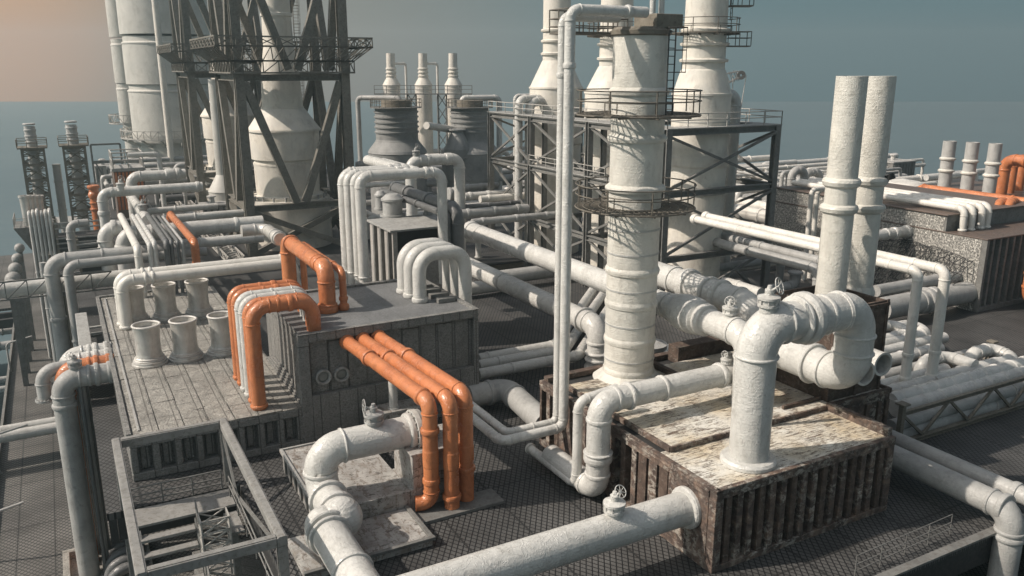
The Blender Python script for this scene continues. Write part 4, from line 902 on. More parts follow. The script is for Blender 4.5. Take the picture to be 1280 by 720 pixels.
for k, (xx, lab) in enumerate(((.95, 'thin dark conduit close behind the big grey column, bottom left'), (1.12, 'second thin dark conduit behind the big grey column, bottom left'), (1.28, 'third thin dark conduit behind the big grey column, bottom left'))):
    pipe('conduit', lab, [V3(lp_.x + xx, lp_.y - .3 + .5 * k, ZL), V3(lp_.x + xx, lp_.y - .3 + .5 * k, 1.2)], .13, 'dark' if k != 1 else 'grey', n=8, fl=[(0, .3), (0, .7)])
# pipe pair crossing the walkway
a = P(74, 534, -9.6)
for k, (dy, dz, r_, lab) in enumerate(((0, 0, .48, 'lower pale pipe of a close pair crossing the left walkway'), (1.0, .2, .42, 'upper pale pipe of a close pair crossing the left walkway'))):
    pipe('crossing_pipe', lab, [V3(UL - 14, a.y + dy, a.z + dz), V3(6, a.y + dy, a.z + dz)], r_, 'white', n=18, fl=[(0, .8)])
# tall grey column pair further back
c1 = PV(78, 432, 77); zt = along(c1, 'z', 64, 326).z; r_ = rpx(c1, 8.6)
e1 = along(V3(c1.x, c1.y, zt), 'u', 240, 303)
pipe('column_pipe', 'thick grey-green column bending over at the top, left of the vents', [V3(c1.x, c1.y, ZL), V3(c1.x, c1.y, zt), e1], r_, 'grey', bend=1.5, n=26, fl=[(0, .70, .35, 1.18), (1, .35, .2, 1.1), (1, .8, .3, 1.15)])
c2 = c1 + V3(1.2, -1.0, 0); pipe('column_pipe', 'slimmer grey column bending over in front of the thick grey-green one', [V3(c2.x, c2.y, ZL), V3(c2.x, c2.y, zt - .3), V3(e1.x + 1, c2.y, zt - .25)], r_ * .66, 'grey', bend=1.7, n=20, fl=[(0, .6, .2, 1.2), (1, .5)])
# white pair standing on the vent roof
wp = V3(2.8, 61.81, ZR); wz_ = 5.75
for k, (dv, lab) in enumerate(((0, 'front one of two long pale pipes crossing above the vents'), (.95, 'rear one of two long pale pipes crossing above the vents'))):
    x0 = wp.x - .1 * k
    pipe('header_pipe', lab, [V3(x0, wp.y + dv, ZR), V3(x0, wp.y + dv, wz_ + .12 * k), V3(14.7, wp.y + dv, wz_ + .12 * k), V3(14.7, wp.y + dv, 0)], .40, 'cream', bend=1.5, n=22, fl=[(0, .05, .2, 1.25), (1, .13, .2, 1.2), (1, .17, .2, 1.2)], jw=.2)
# slim pipes running away behind the vents: (elbow px, far px, radius, mat)
THIN = [(172, 311, 150, 270, .30, 'cream', 'pale pipe, leftmost and thickest of the slim run behind the vents'), (187, 306, 162, 271, .20, 'white', 'slim white pipe second from left in the run behind the vents'), (193, 304, 168, 271, .20, 'white', 'slim white pipe third from left in the run behind the vents'),
        (208, 303, 183, 270, .24, 'dark', 'dark pipe fourth from left in the run behind the vents'), (214, 302, 191, 270, .15, 'dark', 'thin dark pipe fifth from left in the run behind the vents'), (222, 302, 199, 270, .14, 'dark', 'thin dark pipe sixth from left in the run behind the vents'), (228, 302, 205, 270, .13, 'grey', 'thin grey pipe rightmost in the run behind the vents')]
for (ex, ey, fx, fy, r_, mt, lab) in THIN:
    e = PV(ex, ey, LV1 - 1.6); f = along(e, 'v', fx, fy)
    pipe('run_pipe', lab, [V3(e.x, e.y, ZR - .05), e, f], r_, mt, bend=1.6, n=12, group='slim pipe run behind the vents', fl=[(0, .12, .2, 1.3)])
e = PV(243, 303, LV1 + .4); f = along(e, 'v', 211, 268)
pipe('run_pipe', 'orange pipe with a hooked far end beside the slim run behind the vents', [V3(e.x, e.y, 0), e, f, f - V3(.1, 0, 1.0)], .34, 'orange', bend=1.4, n=18)
# bigger pipes further back left
def upipe(name, lab, x0, y0, x1, r_px, D, mat='white', drop=None, dropto=0, fl=(), xr_=None, endz=None, cat='pipe', group=None):
    s = PD(x0, y0, D); e = along(s, 'u', x1, y0); pts = [s, e]
    if drop is not None: pts = [V3(s.x, s.y, dropto)] + pts
    if endz is not None: pts = pts + [V3(e.x, e.y, endz)]
    return pipe(name, lab, pts, rpx(s, r_px), mat, cat, group, bend=1.25, n=24, fl=fl, jw=.22)
o = upipe('cross_pipe', 'long grey-white pipe with collared left elbow, high left of the jacket tower', 127, 241, 254, 6.2, 86, 'white', True, 0, [(0, .72, .5, 1.2), (1, .1, .2, 1.1), (1, .95, .4, 1.15)])
valve(o, PD(151, 236, 86), .8, 'white', (.3, -.6, .3), .5)
upipe('cross_pipe', 'large grey pipe with a fat left elbow low behind the slim run', 130, 286, 152, 9, 80, 'white', True, 0, [(0, .6, .5, 1.2), (1, .55, .5, 1.15)])
upipe('cross_pipe', 'long fat grey pipe passing under the jacket tower foot', 153, 293, 330, 9.5, 79, 'white', True, 0, [(0, .75, .4, 1.15), (1, .2, .3, 1.1), (1, .8, .4, 1.1)])
upipe('cross_pipe', 'grey pipe close below the long fat pipe at the jacket tower foot', 215, 307, 330, 6.5, 77, 'white', True, 0, [(1, .3)])
upipe('cross_pipe', 'grey pipe just above the long fat pipe at the jacket tower foot', 205, 274, 330, 5, 88, 'white', None, 0, [(0, .3)])
upipe('cross_pipe', 'pale pipe with fat collared right end beside the brown box, upper left', 163, 221, 232, 6.5, 98, 'white', True, 0, [(0, .7, .5, 1.2), (1, .72, 1.2, 1.22), (1, .86, .6, 1.3)])
s = PD(184, 275, 81); e = along(s, 'v', 160, 238); o = pipe('away_pipe', 'pale pipe running straight away above the slim run, with a hand valve', [s, e], rpx(s, 6), 'white', fl=[(0, .3, .3, 1.15)], n=22); valve(o, s.lerp(e, .15) + V3(0, 0, .4), .9, 'grey', (.6, -.4, .3), .5)
# ------------------------------------------------------------------ steel tower round the three vessels
TX0, TX1, TY0, TY1 = 42.54, 54.3, 52.57, 83.3; TZ = 15.3
corner = V3(TX0, TY0, TZ)
lv = [TZ, along(corner, 'z', 835, 240).z, along(corner, 'z', 835, 322).z]
ys = [TY0, along(corner, 'v', 737, 152).y, along(corner, 'v', 664, 146).y, TY1]
print('levels', lv, 'ys', ys)
tw = thing('steel_tower', 'dark braced steel frame with railings around the tall cone-topped vessels, centre', 'steel frame', ((TX0 + TX1) / 2, (TY0 + TY1) / 2, 0))
pw = .55
for x in (TX0, TX1):
    for y in ys:
        m = MB(); m.hbeam((x, y, 0), (x, y, TZ), pw, pw, (0, 1, 0)); m.build('post', M['steel'], tw)
for y in ys[1:3]:
    m = MB(); m.hbeam((TX0 + 1.6, y, 0), (TX0 + 1.6, y, TZ), pw * .8, pw * .8, (0, 1, 0)); m.build('post', M['steel'], tw)
for z in lv:
    for x in (TX0, TX1):
        for a, b in zip(ys[:-1], ys[1:]):
            m = MB(); m.hbeam((x, a + pw / 2, z - .27), (x, b - pw / 2, z - .27), .45, .5); m.build('girder', M['steel'], tw)
    for y in (TY0, ys[1], ys[2], TY1):
        m = MB(); m.hbeam((TX0 + pw / 2, y, z - .27), (TX1 - pw / 2, y, z - .27), .45, .5); m.build('girder', M['steel'], tw)
zz = lv + [0.1]
for a, b in zip(zz[:-1], zz[1:]):
    for p, q in (((TX0, TY0), (TX1, TY0)),) + tuple(((TX0, y0), (TX0, y1)) for y0, y1 in zip(ys[:-1], ys[1:])) + (((TX0, TY1), (TX1, TY1)), ((TX1, ys[0]), (TX1, ys[1])), ((TX1, ys[1]), (TX1, ys[2]))):
        m = MB(); m.beam((*p, a - .5), (*q, b + .1), .2, .2); m.build('brace', M['steel'], tw); m = MB(); m.beam((p[0] + .02, p[1] - .21, b + .1), (q[0] + .02, q[1] - .21, a - .5), .2, .2); m.build('brace', M['steel'], tw)
m = MB(); m.box(TX0 - .3, TX0 + 1.9, TY0 - .3, TY1 + .3, TZ, TZ + .08); m.box(TX0 + 1.91, TX1 + .3, TY0 - .3, TY0 + 1.5, TZ, TZ + .08); m.box(TX1 - 1.2, TX1 + .3, TY0 + 1.51, TY1, TZ, TZ + .08); m.build('walkway_floor', M['steelpale'], tw)
railing([V3(TX1 + .25, TY1, TZ + .08), V3(TX1 + .25, TY0 - .25, TZ + .08), V3(TX0 - .25, TY0 - .25, TZ + .08), V3(TX0 - .25, TY1, TZ + .08)], 1.1, M['railpale'], tw, step=1.9, r=.045)
for z in lv[1:2]:
    m = MB(); m.box(TX0 - .3, TX0 + 1.2, TY0 - .3, ys[2], z, z + .06); m.build('walkway_floor', M['steelpale'], tw); railing([V3(TX0 - .25, ys[2], z + .06), V3(TX0 - .25, ys[1] - 3, z + .06)], 1.0, M['railpale'], tw, step=1.6, r=.04)
# three vessels
def vessel(lab, c, r, zs_, neck, topz, mat='vessel', rings=True, decks=True):
    t = thing('column_vessel', lab, 'vessel', c); zsh, zc = zs_
    m = MB(); m.lathe([(r * .98, 0), (r * .98, zsh - 6.0), (r * 1.03, zsh - 5.8), (r * 1.03, zsh - 5.2), (r, zsh - 5.0), (r, zsh - .05), (r * 1.03, zsh - .05), (r * 1.03, zsh + .12), (r * .99, zsh + .14), (neck * 1.06, zc), (neck, zc + .1)], c, (0, 0, 1), 44); m.build('shell', M[mat], t)
    m = MB(); m.lathe([(neck, zc + .1), (neck * .97, topz)], c, (0, 0, 1), 40); m.build('neck', M[mat], t)
    if rings:
        for z in (zc + .8, zc + 2.1, zc + 3.2): m = MB(); m.lathe([(neck, -.16), (neck * 1.13, -.12), (neck * 1.16, .05), (neck * 1.1, .12), (neck, .16)], c + V3(0, 0, z), (0, 0, 1), 40); m.build('ring', M[mat], t)
    for z in (zsh - 2.2, zsh - 8.2): m = MB(); m.lathe([(r, -.03), (r * 1.012, -.03), (r * 1.012, .05), (r, .05)], c + V3(0, 0, z), (0, 0, 1), 44); m.build('seam', M['grey'], t)
    return t
UV = 48.3
c3 = PU(864, 352, UV); c3.z = 0; q = along(c3, 'z', 864, 118); r3 = rpx(q, 36.2); zsh = q.z; zc = along(c3, 'z', 866, 88).z
v3 = vessel('tall cream vessel with wide neck on the right of the steel tower', c3, r3, (zsh, zc), rpx(q, 26), 30)
ring_platform(v3, c3, along(c3, 'z', 864, 42).z, rpx(q, 26.5), rpx(q, 26) + 1.0, 'rail')
for yy, x0 in ((58, 889), (8, 889)):
    z = along(c3, 'z', 866, yy).z; m = MB(); d = _r; b = c3 + V3(0, 0, z) + d * rpx(q, 26); s = _h
    m.beam(b, b + d * 1.9, 1.3, .1); o = m.build('side_platform', M['rail'], v3); railing([b + s * .65 + V3(0, 0, .05), b + d * 1.9 + s * .65 + V3(0, 0, .05), b + d * 1.9 - s * .65 + V3(0, 0, .05), b - s * .65 + V3(0, 0, .05)], 1.1, M['rail'], o, step=1, r=.035)
ladder(c3 + V3(0, 0, zc + 4) + _r * (rpx(q, 26) + .3), c3 + V3(0, 0, 29) + _r * (rpx(q, 26) + .3), _r, .55, M['rail'], v3)
z2y = zsh
c2 = PU(768, 118, UV); c2.z = 0; q2 = along(c2, 'z', 768, 116); r2 = rpx(q2, 38)
v2 = vessel('tall cream vessel with slim ringed neck directly behind the crinkled flue stack', c2, r2 * .97, (q2.z, along(c2, 'z', 769, 84).z), rpx(q2, 20), 30)
ring_platform(v2, c2, along(c2, 'z', 769, 45).z, rpx(q2, 20), rpx(q2, 20) + 1.2, 'rail')
c1v = PU(695, 112, UV); c1v.z = 0; q1 = along(c1v, 'z', 695, 110); r1_ = rpx(q1, 33)
v1_ = vessel('tall cream vessel with slim ringed neck at the left end of the steel tower', c1v, r1_, (q1.z, along(c1v, 'z', 694, 77).z), rpx(q1, 17), 34)
print('vessels', c3, r3, c2, r2, c1v, r1_)
# pipes attached to the tower
for (x, y0, y1, lab) in ((905, 345, 118, 'pale standpipe hooked at its top, rising inside the right bay of the steel tower'),):
    p = PV(x, y0, TY0 + 3.5); p.z = 0; q = along(p, 'z', 904, y1); pipe('standpipe', lab, [V3(p.x, p.y, 0), q, q + V3(-2.2, 0, 0)], .5, 'white', n=18)
for (x, yt, lab, r_, dxx) in ((648, 124, 'left one of two white hooked risers at the left end of the steel tower', .42, 2.8), (661, 127, 'right one of two white hooked risers at the left end of the steel tower', .50, 2.2)):
    p = PV(x, 300, TY1 - 6); p.z = 0; q = along(p, 'z', x, yt); pipe('hooked_riser', lab, [V3(p.x, p.y, 0), q, q + V3(dxx, .6, 0)], r_, 'white', n=16, group=None)
p = PD(644, 240, 118); q = along(p, 'z', 645, 120); pipe('hooked_riser', 'thin far riser bent over behind the white hooked pair at the steel tower', [V3(p.x, p.y, 0), q, q + V3(4, 0, 0)], .3, 'white', n=12)
for (x, lab) in ((779, 'left one of two thin white tubes sticking up behind the stack crown'), (790, 'right one of two thin white tubes sticking up behind the stack crown')):
    p = PV(x + 36, 30, S0.y + 5.5); q = V3(p.x, p.y, 15.6); pipe('tube', lab, [V3(p.x, p.y, 12.5), V3(p.x, p.y, 27)], .17, 'white', n=12, fl=[(0, .9)])
# feed pipes running from the right vessel past the twin chimneys
for k, (x0, y0, x1, y1, xd, yd, lab, r_) in enumerate(((866, 276, 1138, 338, 1130, 483, 'front one of two white feed pipes passing the twin chimneys and dropping to the rack', 6.3), (880, 273, 1173, 337, 1163, 479, 'rear one of two white feed pipes passing the twin chimneys and dropping to the rack', 6.6))):
    b = P(xd, yd, 1.55); t = along(b, 'z', x1, y1); e = along(t, 'v', x0, y0); r_ = rpx(t, r_)
    e = V3(e.x, min(e.y, 58), e.z)
    pipe('feed_pipe', lab, [e, t, V3(b.x, b.y, 1.6)], r_, 'cream', bend=1.4, n=22, fl=[(0, .01, .5, 1.3), (0, .25, .3, 1.1), (0, .90, .3, 1.12), (1, .72, .25, 1.2), (1, .93, .25, 1.2)], endfl=(False, False))
for k, (x0, y0, x1, y1, rr, mt, lab) in enumerate(((864, 295, 1025, 333, 5.6, 'grey', 'front lower grey pipe under the white feed pipes, half in shadow'), (884, 291, 1035, 322, 5.0, 'grey', 'rear lower grey pipe under the white feed pipes'))):
    s = PD(x0, y0, 74); e = along(s, 'v', x1, y1); pipe('feed_pipe', lab, [s, e, V3(e.x, e.y, 0)], rpx(s, rr), mt, n=18, fl=[(0, .02, .5, 1.4), (0, .5)])
# U trap and low pipes seen through the tower foot
s = PD(978, 357, 78); pipe('trap_pipe', 'grey U-shaped pipe end with a flat cap right of the steel tower foot', trace(s + V3(-9, 0, 0), ('u', 978, 357), ('u', 994, 357), ('z', 995, 339)), rpx(s, 7), 'grey', bend=1.1, n=22, fl=[(1, .9)], endfl=(False, True)) if False else None
s = PD(978, 360, 76); e = along(s, 'u', 993, 357); q = along(e, 'z', 995, 340)
pipe('trap_pipe', 'grey U-shaped pipe end with a flat cap right of the steel tower foot', [s + V3(-8, 0, 0), e, q], rpx(s, 7), 'grey', bend=1.2, n=22, endfl=(False, True))
s = PD(974, 352, 79); e = along(s, 'z', 974, 336); pipe('trap_pipe', 'short pale standing pipe beside the capped U trap', [V3(s.x, s.y, 0), e + V3(0, 0, 1), e + V3(-9, 0, 1)], rpx(s, 5), 'grey', n=18)
LOWS = [(862, 343, 972, 330, 6, 80, 'white', 'pale low pipe running through the steel tower foot'), (905, 352, 948, 375, 6.5, 70, 'white', 'white pipe coming towards the huge bend from the tower foot')]
for x0, y0, x1, y1, rr, D, mt, lab in LOWS:
    s = PD(x0, y0, D); e = along(s, 'u' if y1 < y0 else 'v', x1, y1); pipe('low_pipe', lab, [s, e], rpx(s, rr), mt, n=20, fl=[(0, .4, .4, 1.12)])
# thick pale pipes right of the tower
for x0, y0, x1, y1, rr, D, mt, lab in ((912, 262, 1060, 290, 8.5, 98, 'cream', 'thick pale pipe with a collar lying right of the steel tower, front one'), (925, 253, 1070, 279, 6.5, 108, 'cream', 'thick pale pipe lying right of the steel tower, rear one'), (960, 246, 1080, 268, 5, 118, 'cream', 'pale pipe behind the two thick ones right of the steel tower')):
    s = PD(x0, y0, D); e = along(s, 'v', x1, y1); pipe('yard_pipe', lab, [s, e], rpx(s, rr), mt, n=20, fl=[(0, .12, .6, 1.12), (0, .3, .4, 1.12), (0, .7, .4, 1.1)])
# thin white hoop left of twin chimneys, grey inverted U's
s = PD(1009, 300, 80); t = along(s, 'z', 1013, 237)
for k, dx in enumerate((0, 1.2)): pipe('hoop_pipe', ('outer', 'inner')[k] + ' one of two slim white hoops left of the twin chimneys', [V3(s.x + dx, s.y + dx * .3, 0), V3(t.x + dx, t.y + dx * .3, t.z - .2 * k), V3(t.x + 5, t.y + dx * .3, t.z - .2 * k)], rpx(s, 3), 'cream', n=14, bend=1.8)
for x, y0, y1, w, rr, D, lab in ((987, 252, 213, 19, 5, 105, 'grey inverted-U pipe right of the tower, largest of the group'), (975, 250, 216, 10, 2.6, 112, 'thin grey inverted-U pipe left of the largest one'), (1003, 250, 216, 22, 5, 112, 'grey inverted-U pipe behind the largest one')):
    s = PD(x, y0, D); t = along(s, 'z', x, y1); e = along(t, 'u', x + w, y1 - 1); pipe('hoop_pipe', lab, [V3(s.x, s.y, 0), t, e, V3(e.x, e.y, 0)], rpx(s, rr), 'grey', n=18, bend=1.6)
# crane
cb_ = PD(884, 106, 95); jb = PD(923, 94, 95); crn = thing('crane', 'small lattice crane jib with a pulley wheel and hanging cables beyond the right vessel', 'crane', (cb_.x, cb_.y, 0))
m = MB(); m.beam(V3(cb_.x, cb_.y, 0), V3(cb_.x, cb_.y, cb_.z + .5), .7, .7); m.build('mast', M['steel'], crn)
m = MB(); up = V3(0, 0, .75)
for s in (-.4, .4):
    o_ = _h * s; m.beam(cb_ + o_ + up, jb + o_ + up * .6, .12, .12); m.beam(cb_ + o_ - up * 1.2, jb + o_ - up * .4, .12, .12)
    for k in range(7): m.beam(cb_.lerp(jb, k / 7) + o_ + up * .9, cb_.lerp(jb, (k + 1) / 7) + o_ - up * .8, .07, .07)
m.build('jib', M['steelpale'], crn)
m = MB(); m.lathe([(.15, -.14), (.50, -.14), (.42, 0), (.50, .14), (.15, .14), (.15, -.14)], jb + _r * .3, _h, 24); m.build('pulley', M['steel'], crn)
m = MB(); m.tube([jb + _r * .9, PD(918, 185, 95)], .05, 5); m.tube([jb - _r * .6, PD(913, 185, 95)], .05, 5); m.build('cable', M['railpale'], crn)

# ------------------------------------------------------------------ pipe rack at the right
VT = P(1122, 558, 0).y; XT0 = P(1122, 558, 0).x; XT1 = 75.0; ZTC = along(V3(XT0, VT, 0), 'z', 1126, 517).z
print('rack', VT, XT0, ZTC)
def truss(lab, y, x0, x1, h, mat, nb):
    t = thing('pipe_rack', lab, 'pipe rack', (x0, y, 0)); m = MB(); m.hbeam((x0, y, h), (x1, y, h), .22, .22); m.build('top_chord', M[mat], t); m = MB(); m.hbeam((x0, y, .14), (x1, y, .14), .3, .24); m.build('bottom_chord', M[mat], t)
    w = (x1 - x0) / nb
    for k in range(nb):
        a = x0 + k * w; m = MB(); m.beam((a + .1, y, h - .1), (a + w / 2, y, .26), .14, .14); m.build('diagonal', M[mat], t); m = MB(); m.beam((a + w / 2, y, .26), (a + w - .1, y, h - .1), .14, .14); m.build('diagonal', M[mat], t)
    for k in (0, nb):
        m = MB(); m.box(x0 + k * w - .14, x0 + k * w + .14, y - .14, y + .14, .28, h + .5); m.box(x0 + k * w - .28, x0 + k * w + .28, y - .28, y + .28, h + .502, h + .62); m.build('bollard_post', M[mat], t, bevel=.02)
    return t
nb = 9; W_ = (XT1 - XT0) / nb
truss('brown zigzag truss along the front of the ribbed pipes at the right', VT, XT0, XT1, ZTC, 'steelbrown', nb)
VT2 = P(1200, 450, 1.2).y
truss('brown truss rail behind the ribbed pipes at the right, with two capped posts', VT2, P(1150, 460, 1.2).x, P(1232, 438, 1.2).x, 1.4, 'steelbrown', 3)
def ribbed(name, lab, pts, r, mat='white', step=1.5, group='ribbed pipes of the right rack'):
    o = pipe(name, lab, pts, r, mat, group=group, n=20, joints=False)
    a, b = Vector(pts[0]), Vector(pts[1]); k = int((b - a).length / step); d = (b - a).normalized()
    for j in range(k): m = MB(); m.lathe([(r, -.10), (r * 1.1, -.03), (r * 1.12, .03), (r * 1.0, .10)], a + d * (j + .5) * step, d, 20); m.build('rib', M[mat], o)
    return o
def uline(x, y, z, x1): s = P(x, y, z); return [s - V3(.6, 0, 0), V3(min(along(s, 'u', x1, y).x if x1 < 1275 else XT1, XT1), s.y, s.z)]
ribbed('ribbed_pipe', 'frontmost ribbed pale pipe lying on the right rack', uline(1128, 509, 1.5, 1280), .46)
ribbed('ribbed_pipe', 'second ribbed pale pipe from the front on the right rack', uline(1122, 500, 1.7, 1280), .52)
ribbed('ribbed_pipe', 'third ribbed pale pipe from the front on the right rack', uline(1118, 489, 1.7, 1262), .44)
pipe('rack_pipe', 'upper smooth grey pipe behind the zigzag truss', [V3(XT0, VT + .55, .98), V3(XT1, VT + .55, .98)], .36, 'grey', n=20, fl=[(0, f_) for f_ in (.3, .6)])
pipe('rack_pipe', 'lower smooth grey pipe behind the zigzag truss', [V3(XT0, VT + .5, .40), V3(XT1, VT + .5, .40)], .38, 'grey', n=20, fl=[(0, f_) for f_ in (.25, .5, .75)])
l = uline(1102, 483, 1.6, 1190); pipe('rack_pipe', 'smooth white pipe at the foot of the front feed pipe drop', l, .42, 'white', n=20, endfl=(True, False))
s = P(1166, 477, 1.75); e = along(s, 'u', 1268, 447); pipe('rack_pipe', 'smooth white pipe ending in a square loop, from the rear feed pipe drop', [s, e, e + V3(.0, 1.6, .25), V3(along(e, 'u', 1240, 452).x, e.y + 1.6, e.z + .25), V3(along(e, 'u', 1240, 452).x, e.y + 1.6, .1)], .42, 'white', n=20, bend=1.2, fl=[(0, .7, .4, 1.15)])
s = P(1150, 462, 1.7); e = along(s, 'u', 1182, 453); pipe('rack_pipe', 'short white pipe with a stubby upright end between the two feed drops', [V3(s.x, s.y, 0), s + V3(0, 0, .5), s + V3(2.4, 0, .5), s + V3(2.4, -2.0, .5)], .38, 'white', n=18)
for k, (x0, y0, x1, z, r_, up, lab) in enumerate(((1106, 470, 1230, 1.0, .40, 0, 'grey pipe in the rear part of the right rack, nearest'), (1104, 452, 1190, 1.1, .42, 0, 'ribbed pale pipe in the rear part of the right rack'), (1104, 440, 1200, 1.2, .40, 0, 'pale pipe second from the back of the right rack'), (1104, 430, 1176, 1.4, .42, 1, 'pale hooked pipe at the back of the right rack'), (1106, 424, 1146, 1.6, .38, 1, 'short pale hooked pipe at the far back of the right rack'))):
    s = P(x0, y0, z); e = along(s, 'u', x1, y0); e = V3(e.x - 2 if e.x > s.x + 3 else e.x, e.y, e.z); e = V3(s.x + (x1 - x0) * .068, s.y, z)
    pts = [s - V3(.5, 0, 0), e] + ([e + V3(0, 1.5, .3), e + V3(-1.6, 1.5, .3)] if up else [])
    if k == 1: ribbed('ribbed_pipe', lab, pts, r_)
    else: pipe('rack_pipe', lab, pts, r_, 'white' if k else 'grey', n=18, fl=[(0, .5)])
# pair leaving the block towards the viewer, lower right
s = P(1116, 568, 1.0); s = V3(BX1 + 1.0, YS + 2, 1.15); s = along(V3(P(1120, 572, 1.15).x, P(1120, 572, 1.15).y, 1.15), 'v', 1110, 567)
e = along(s, 'v', 1262, 648)
pipe('drain_main', 'fat grey pipe bending down at the lower right corner of the photo', [s + V3(0, 3, 0), e, V3(e.x, e.y, -5)], .58, 'grey', bend=1.2, n=26, fl=[(0, .96, .3, 1.12), (1, .2, .25, 1.15)])
s2 = s + V3(1.5, 3, .15); pipe('drain_main', 'slimmer grey pipe alongside the fat one at the lower right corner', [s2, V3(s2.x, e.y - .6, s2.z), V3(s2.x + 5, e.y - .6, s2.z)], .42, 'grey', bend=1.3, n=20, fl=[(0, .86, .35, 1.2)])
# hole rim and railing, lower right
rr_ = thing('guard_rail', 'thin railing along the edge of the dark opening, lower right corner', 'railing', (RH[0], RH[3], 0))
railing([P(1068, 722, 0) , P(1187, 668, 0)], 1.0, M['steel'], rr_, step=1.5, rails=(1, .6, .3), r=.02)
m = MB(); m.beam(V3(RH[0], RH[3], .06), V3(RH[1], RH[3], .06), .4, .10); m.build('edge_strip', M['steel'], rr_)
# ------------------------------------------------------------------ mottled building at the far right
GX, GY, GZ = 66.67, 40.39, 6.32
gy1 = PU(1182, 288, GX).y; gz1 = PU(1182, 268, GX).z; GY1 = 64
gx1 = GX + 34
print('right', gy1, gz1)
rb_ = thing('mottled_building', 'long glittering mottled building with black ribbed grille front and dark upper storey, far right', 'building', (GX, GY, 0))
m = MB(); m.box(GX, gx1, GY + .5, GY1, 0, GZ - .12); m.build('wall', M['mottle'], rb_)
m = MB(); m.box(GX - .05, gx1, GY - .02, GY1, GZ - .118, GZ); m.build('roof', M['brownplate'], rb_, bevel=.03)
m = MB(); m.box(GX + .0, GX + .35, GY, GY + .49, 0, GZ - .12); m.box(GX + .36, gx1, GY + .01, GY + .49, 0, .4); m.build('front_frame', M['steel'], rb_, bevel=.03)
m = MB(); m.box(GX + .36, gx1, GY + .45, GY + .495, .401, GZ - .121); m.build('grille_back', M['black'], rb_)
for k in range(26):
    x = GX + .9 + k * .95; m = MB(); m.box(x, x + .26, GY + .06, GY + .44, .402, GZ - .122); m.build('grille_bar', M['steel'], rb_)
m = MB(); m.box(GX + .004, GX + 13, gy1 + .2, GY1, GZ + .002, gz1 - .12); m.build('upper_wall', M['mottle'], rb_)
m = MB(); m.box(GX + .01, GX + 13, gy1, gy1 + .195, GZ + .003, gz1 - .122); m.build('upper_front', M['steel'], rb_)
m = MB(); m.box(GX - .15, GX + 13.2, gy1 - .15, GY1, gz1 - .118, gz1); m.build('upper_roof', M['brownplate'], rb_, bevel=.03)
for k, (xt, yt, xb, yb) in enumerate(((1203, 261, 1202.5, 289), (1214, 259, 1213, 288), (1226, 257.5, 1225, 286), (1233.5, 256.5, 1232.5, 285))):
    b = P(xb, yb, GZ); t = along(b, 'z', xt, yt); e = V3(t.x, GY1 - 1, t.z)
    pipe('roof_pipe', ('leftmost', 'second from left', 'third from left', 'rightmost')[k] + ' of four white pipes laid over the mottled building roof', [V3(b.x, b.y, GZ), t, e], rpx(b, 4.2), 'cream', bend=1.6, n=18, group='four white pipes on the mottled building', fl=[(0, .06, .2, 1.3)])
# buttress pipes on its flank
s = PU(1209, 365, GX); e = along(s, 'u', 1100, 380)
pipe('flank_main', 'fat grey pipe with a double collar entering the foot of the mottled building', [s + V3(.5, 0, 0), V3(e.x, s.y, s.z)], rpx(s, 13.5), 'grey', n=26, fl=[(0, .45, .6, 1.12), (0, .53, .5, 1.2), (0, .6, .3, 1.1)])
s = PU(1197, 345, GX); e = along(s, 'u', 1095, 366); pipe('flank_main', 'slimmer grey pipe above the fat one entering the mottled building', [s + V3(.5, 0, 0), V3(e.x, s.y, s.z)], rpx(s, 7), 'grey', n=20, fl=[(0, .3)])
s = PU(1134, 289, GX); e = along(s, 'u', 1096, 295); pipe('flank_main', 'pale pipe stub with knobbly collars high on the mottled wall', [s + V3(.5, 0, 0), V3(e.x - 3, s.y, s.z)], rpx(s, 6.5), 'white', n=20, fl=[(0, .08, .5, 1.25), (0, .3, .5, 1.2), (0, .45, .3, 1.15)])
# crumpled wire cage leaning against the flank
cg = thing('wire_cage', 'tangle of dark wire mesh leaning against the mottled building wall', 'wire mesh', (GX - 1.5, GY + 6, 0))
m = MB(); rnd = random.Random(4)
def cp(s, t): return V3(GX - .25 - 4.5 * (1 - t) * (1 - .25 * s), GY + 1.0 + 13 * s, .2 + 4.8 * t * (1 - .30 * abs(s - .45)))
for i in range(24):
    m.tube([cp(i / 23, j / 6) + V3(rnd.uniform(-.12, .12), rnd.uniform(-.15, .15), rnd.uniform(-.1, .1)) for j in range(7)], .04, 4)
for j in range(9):
    m.tube([cp(i / 12, j / 8) + V3(rnd.uniform(-.12, .12), rnd.uniform(-.1, .1), rnd.uniform(-.15, .15)) for i in range(13)], .035, 4)
for i in range(170):
    s, t = rnd.random(), rnd.random(); m.tube([cp(s, t), cp(min(1, s + rnd.uniform(-.1, .1)), min(1, t + rnd.uniform(.1, .3)))], .03, 4)
m.build('wire_mesh', M['black'], cg)
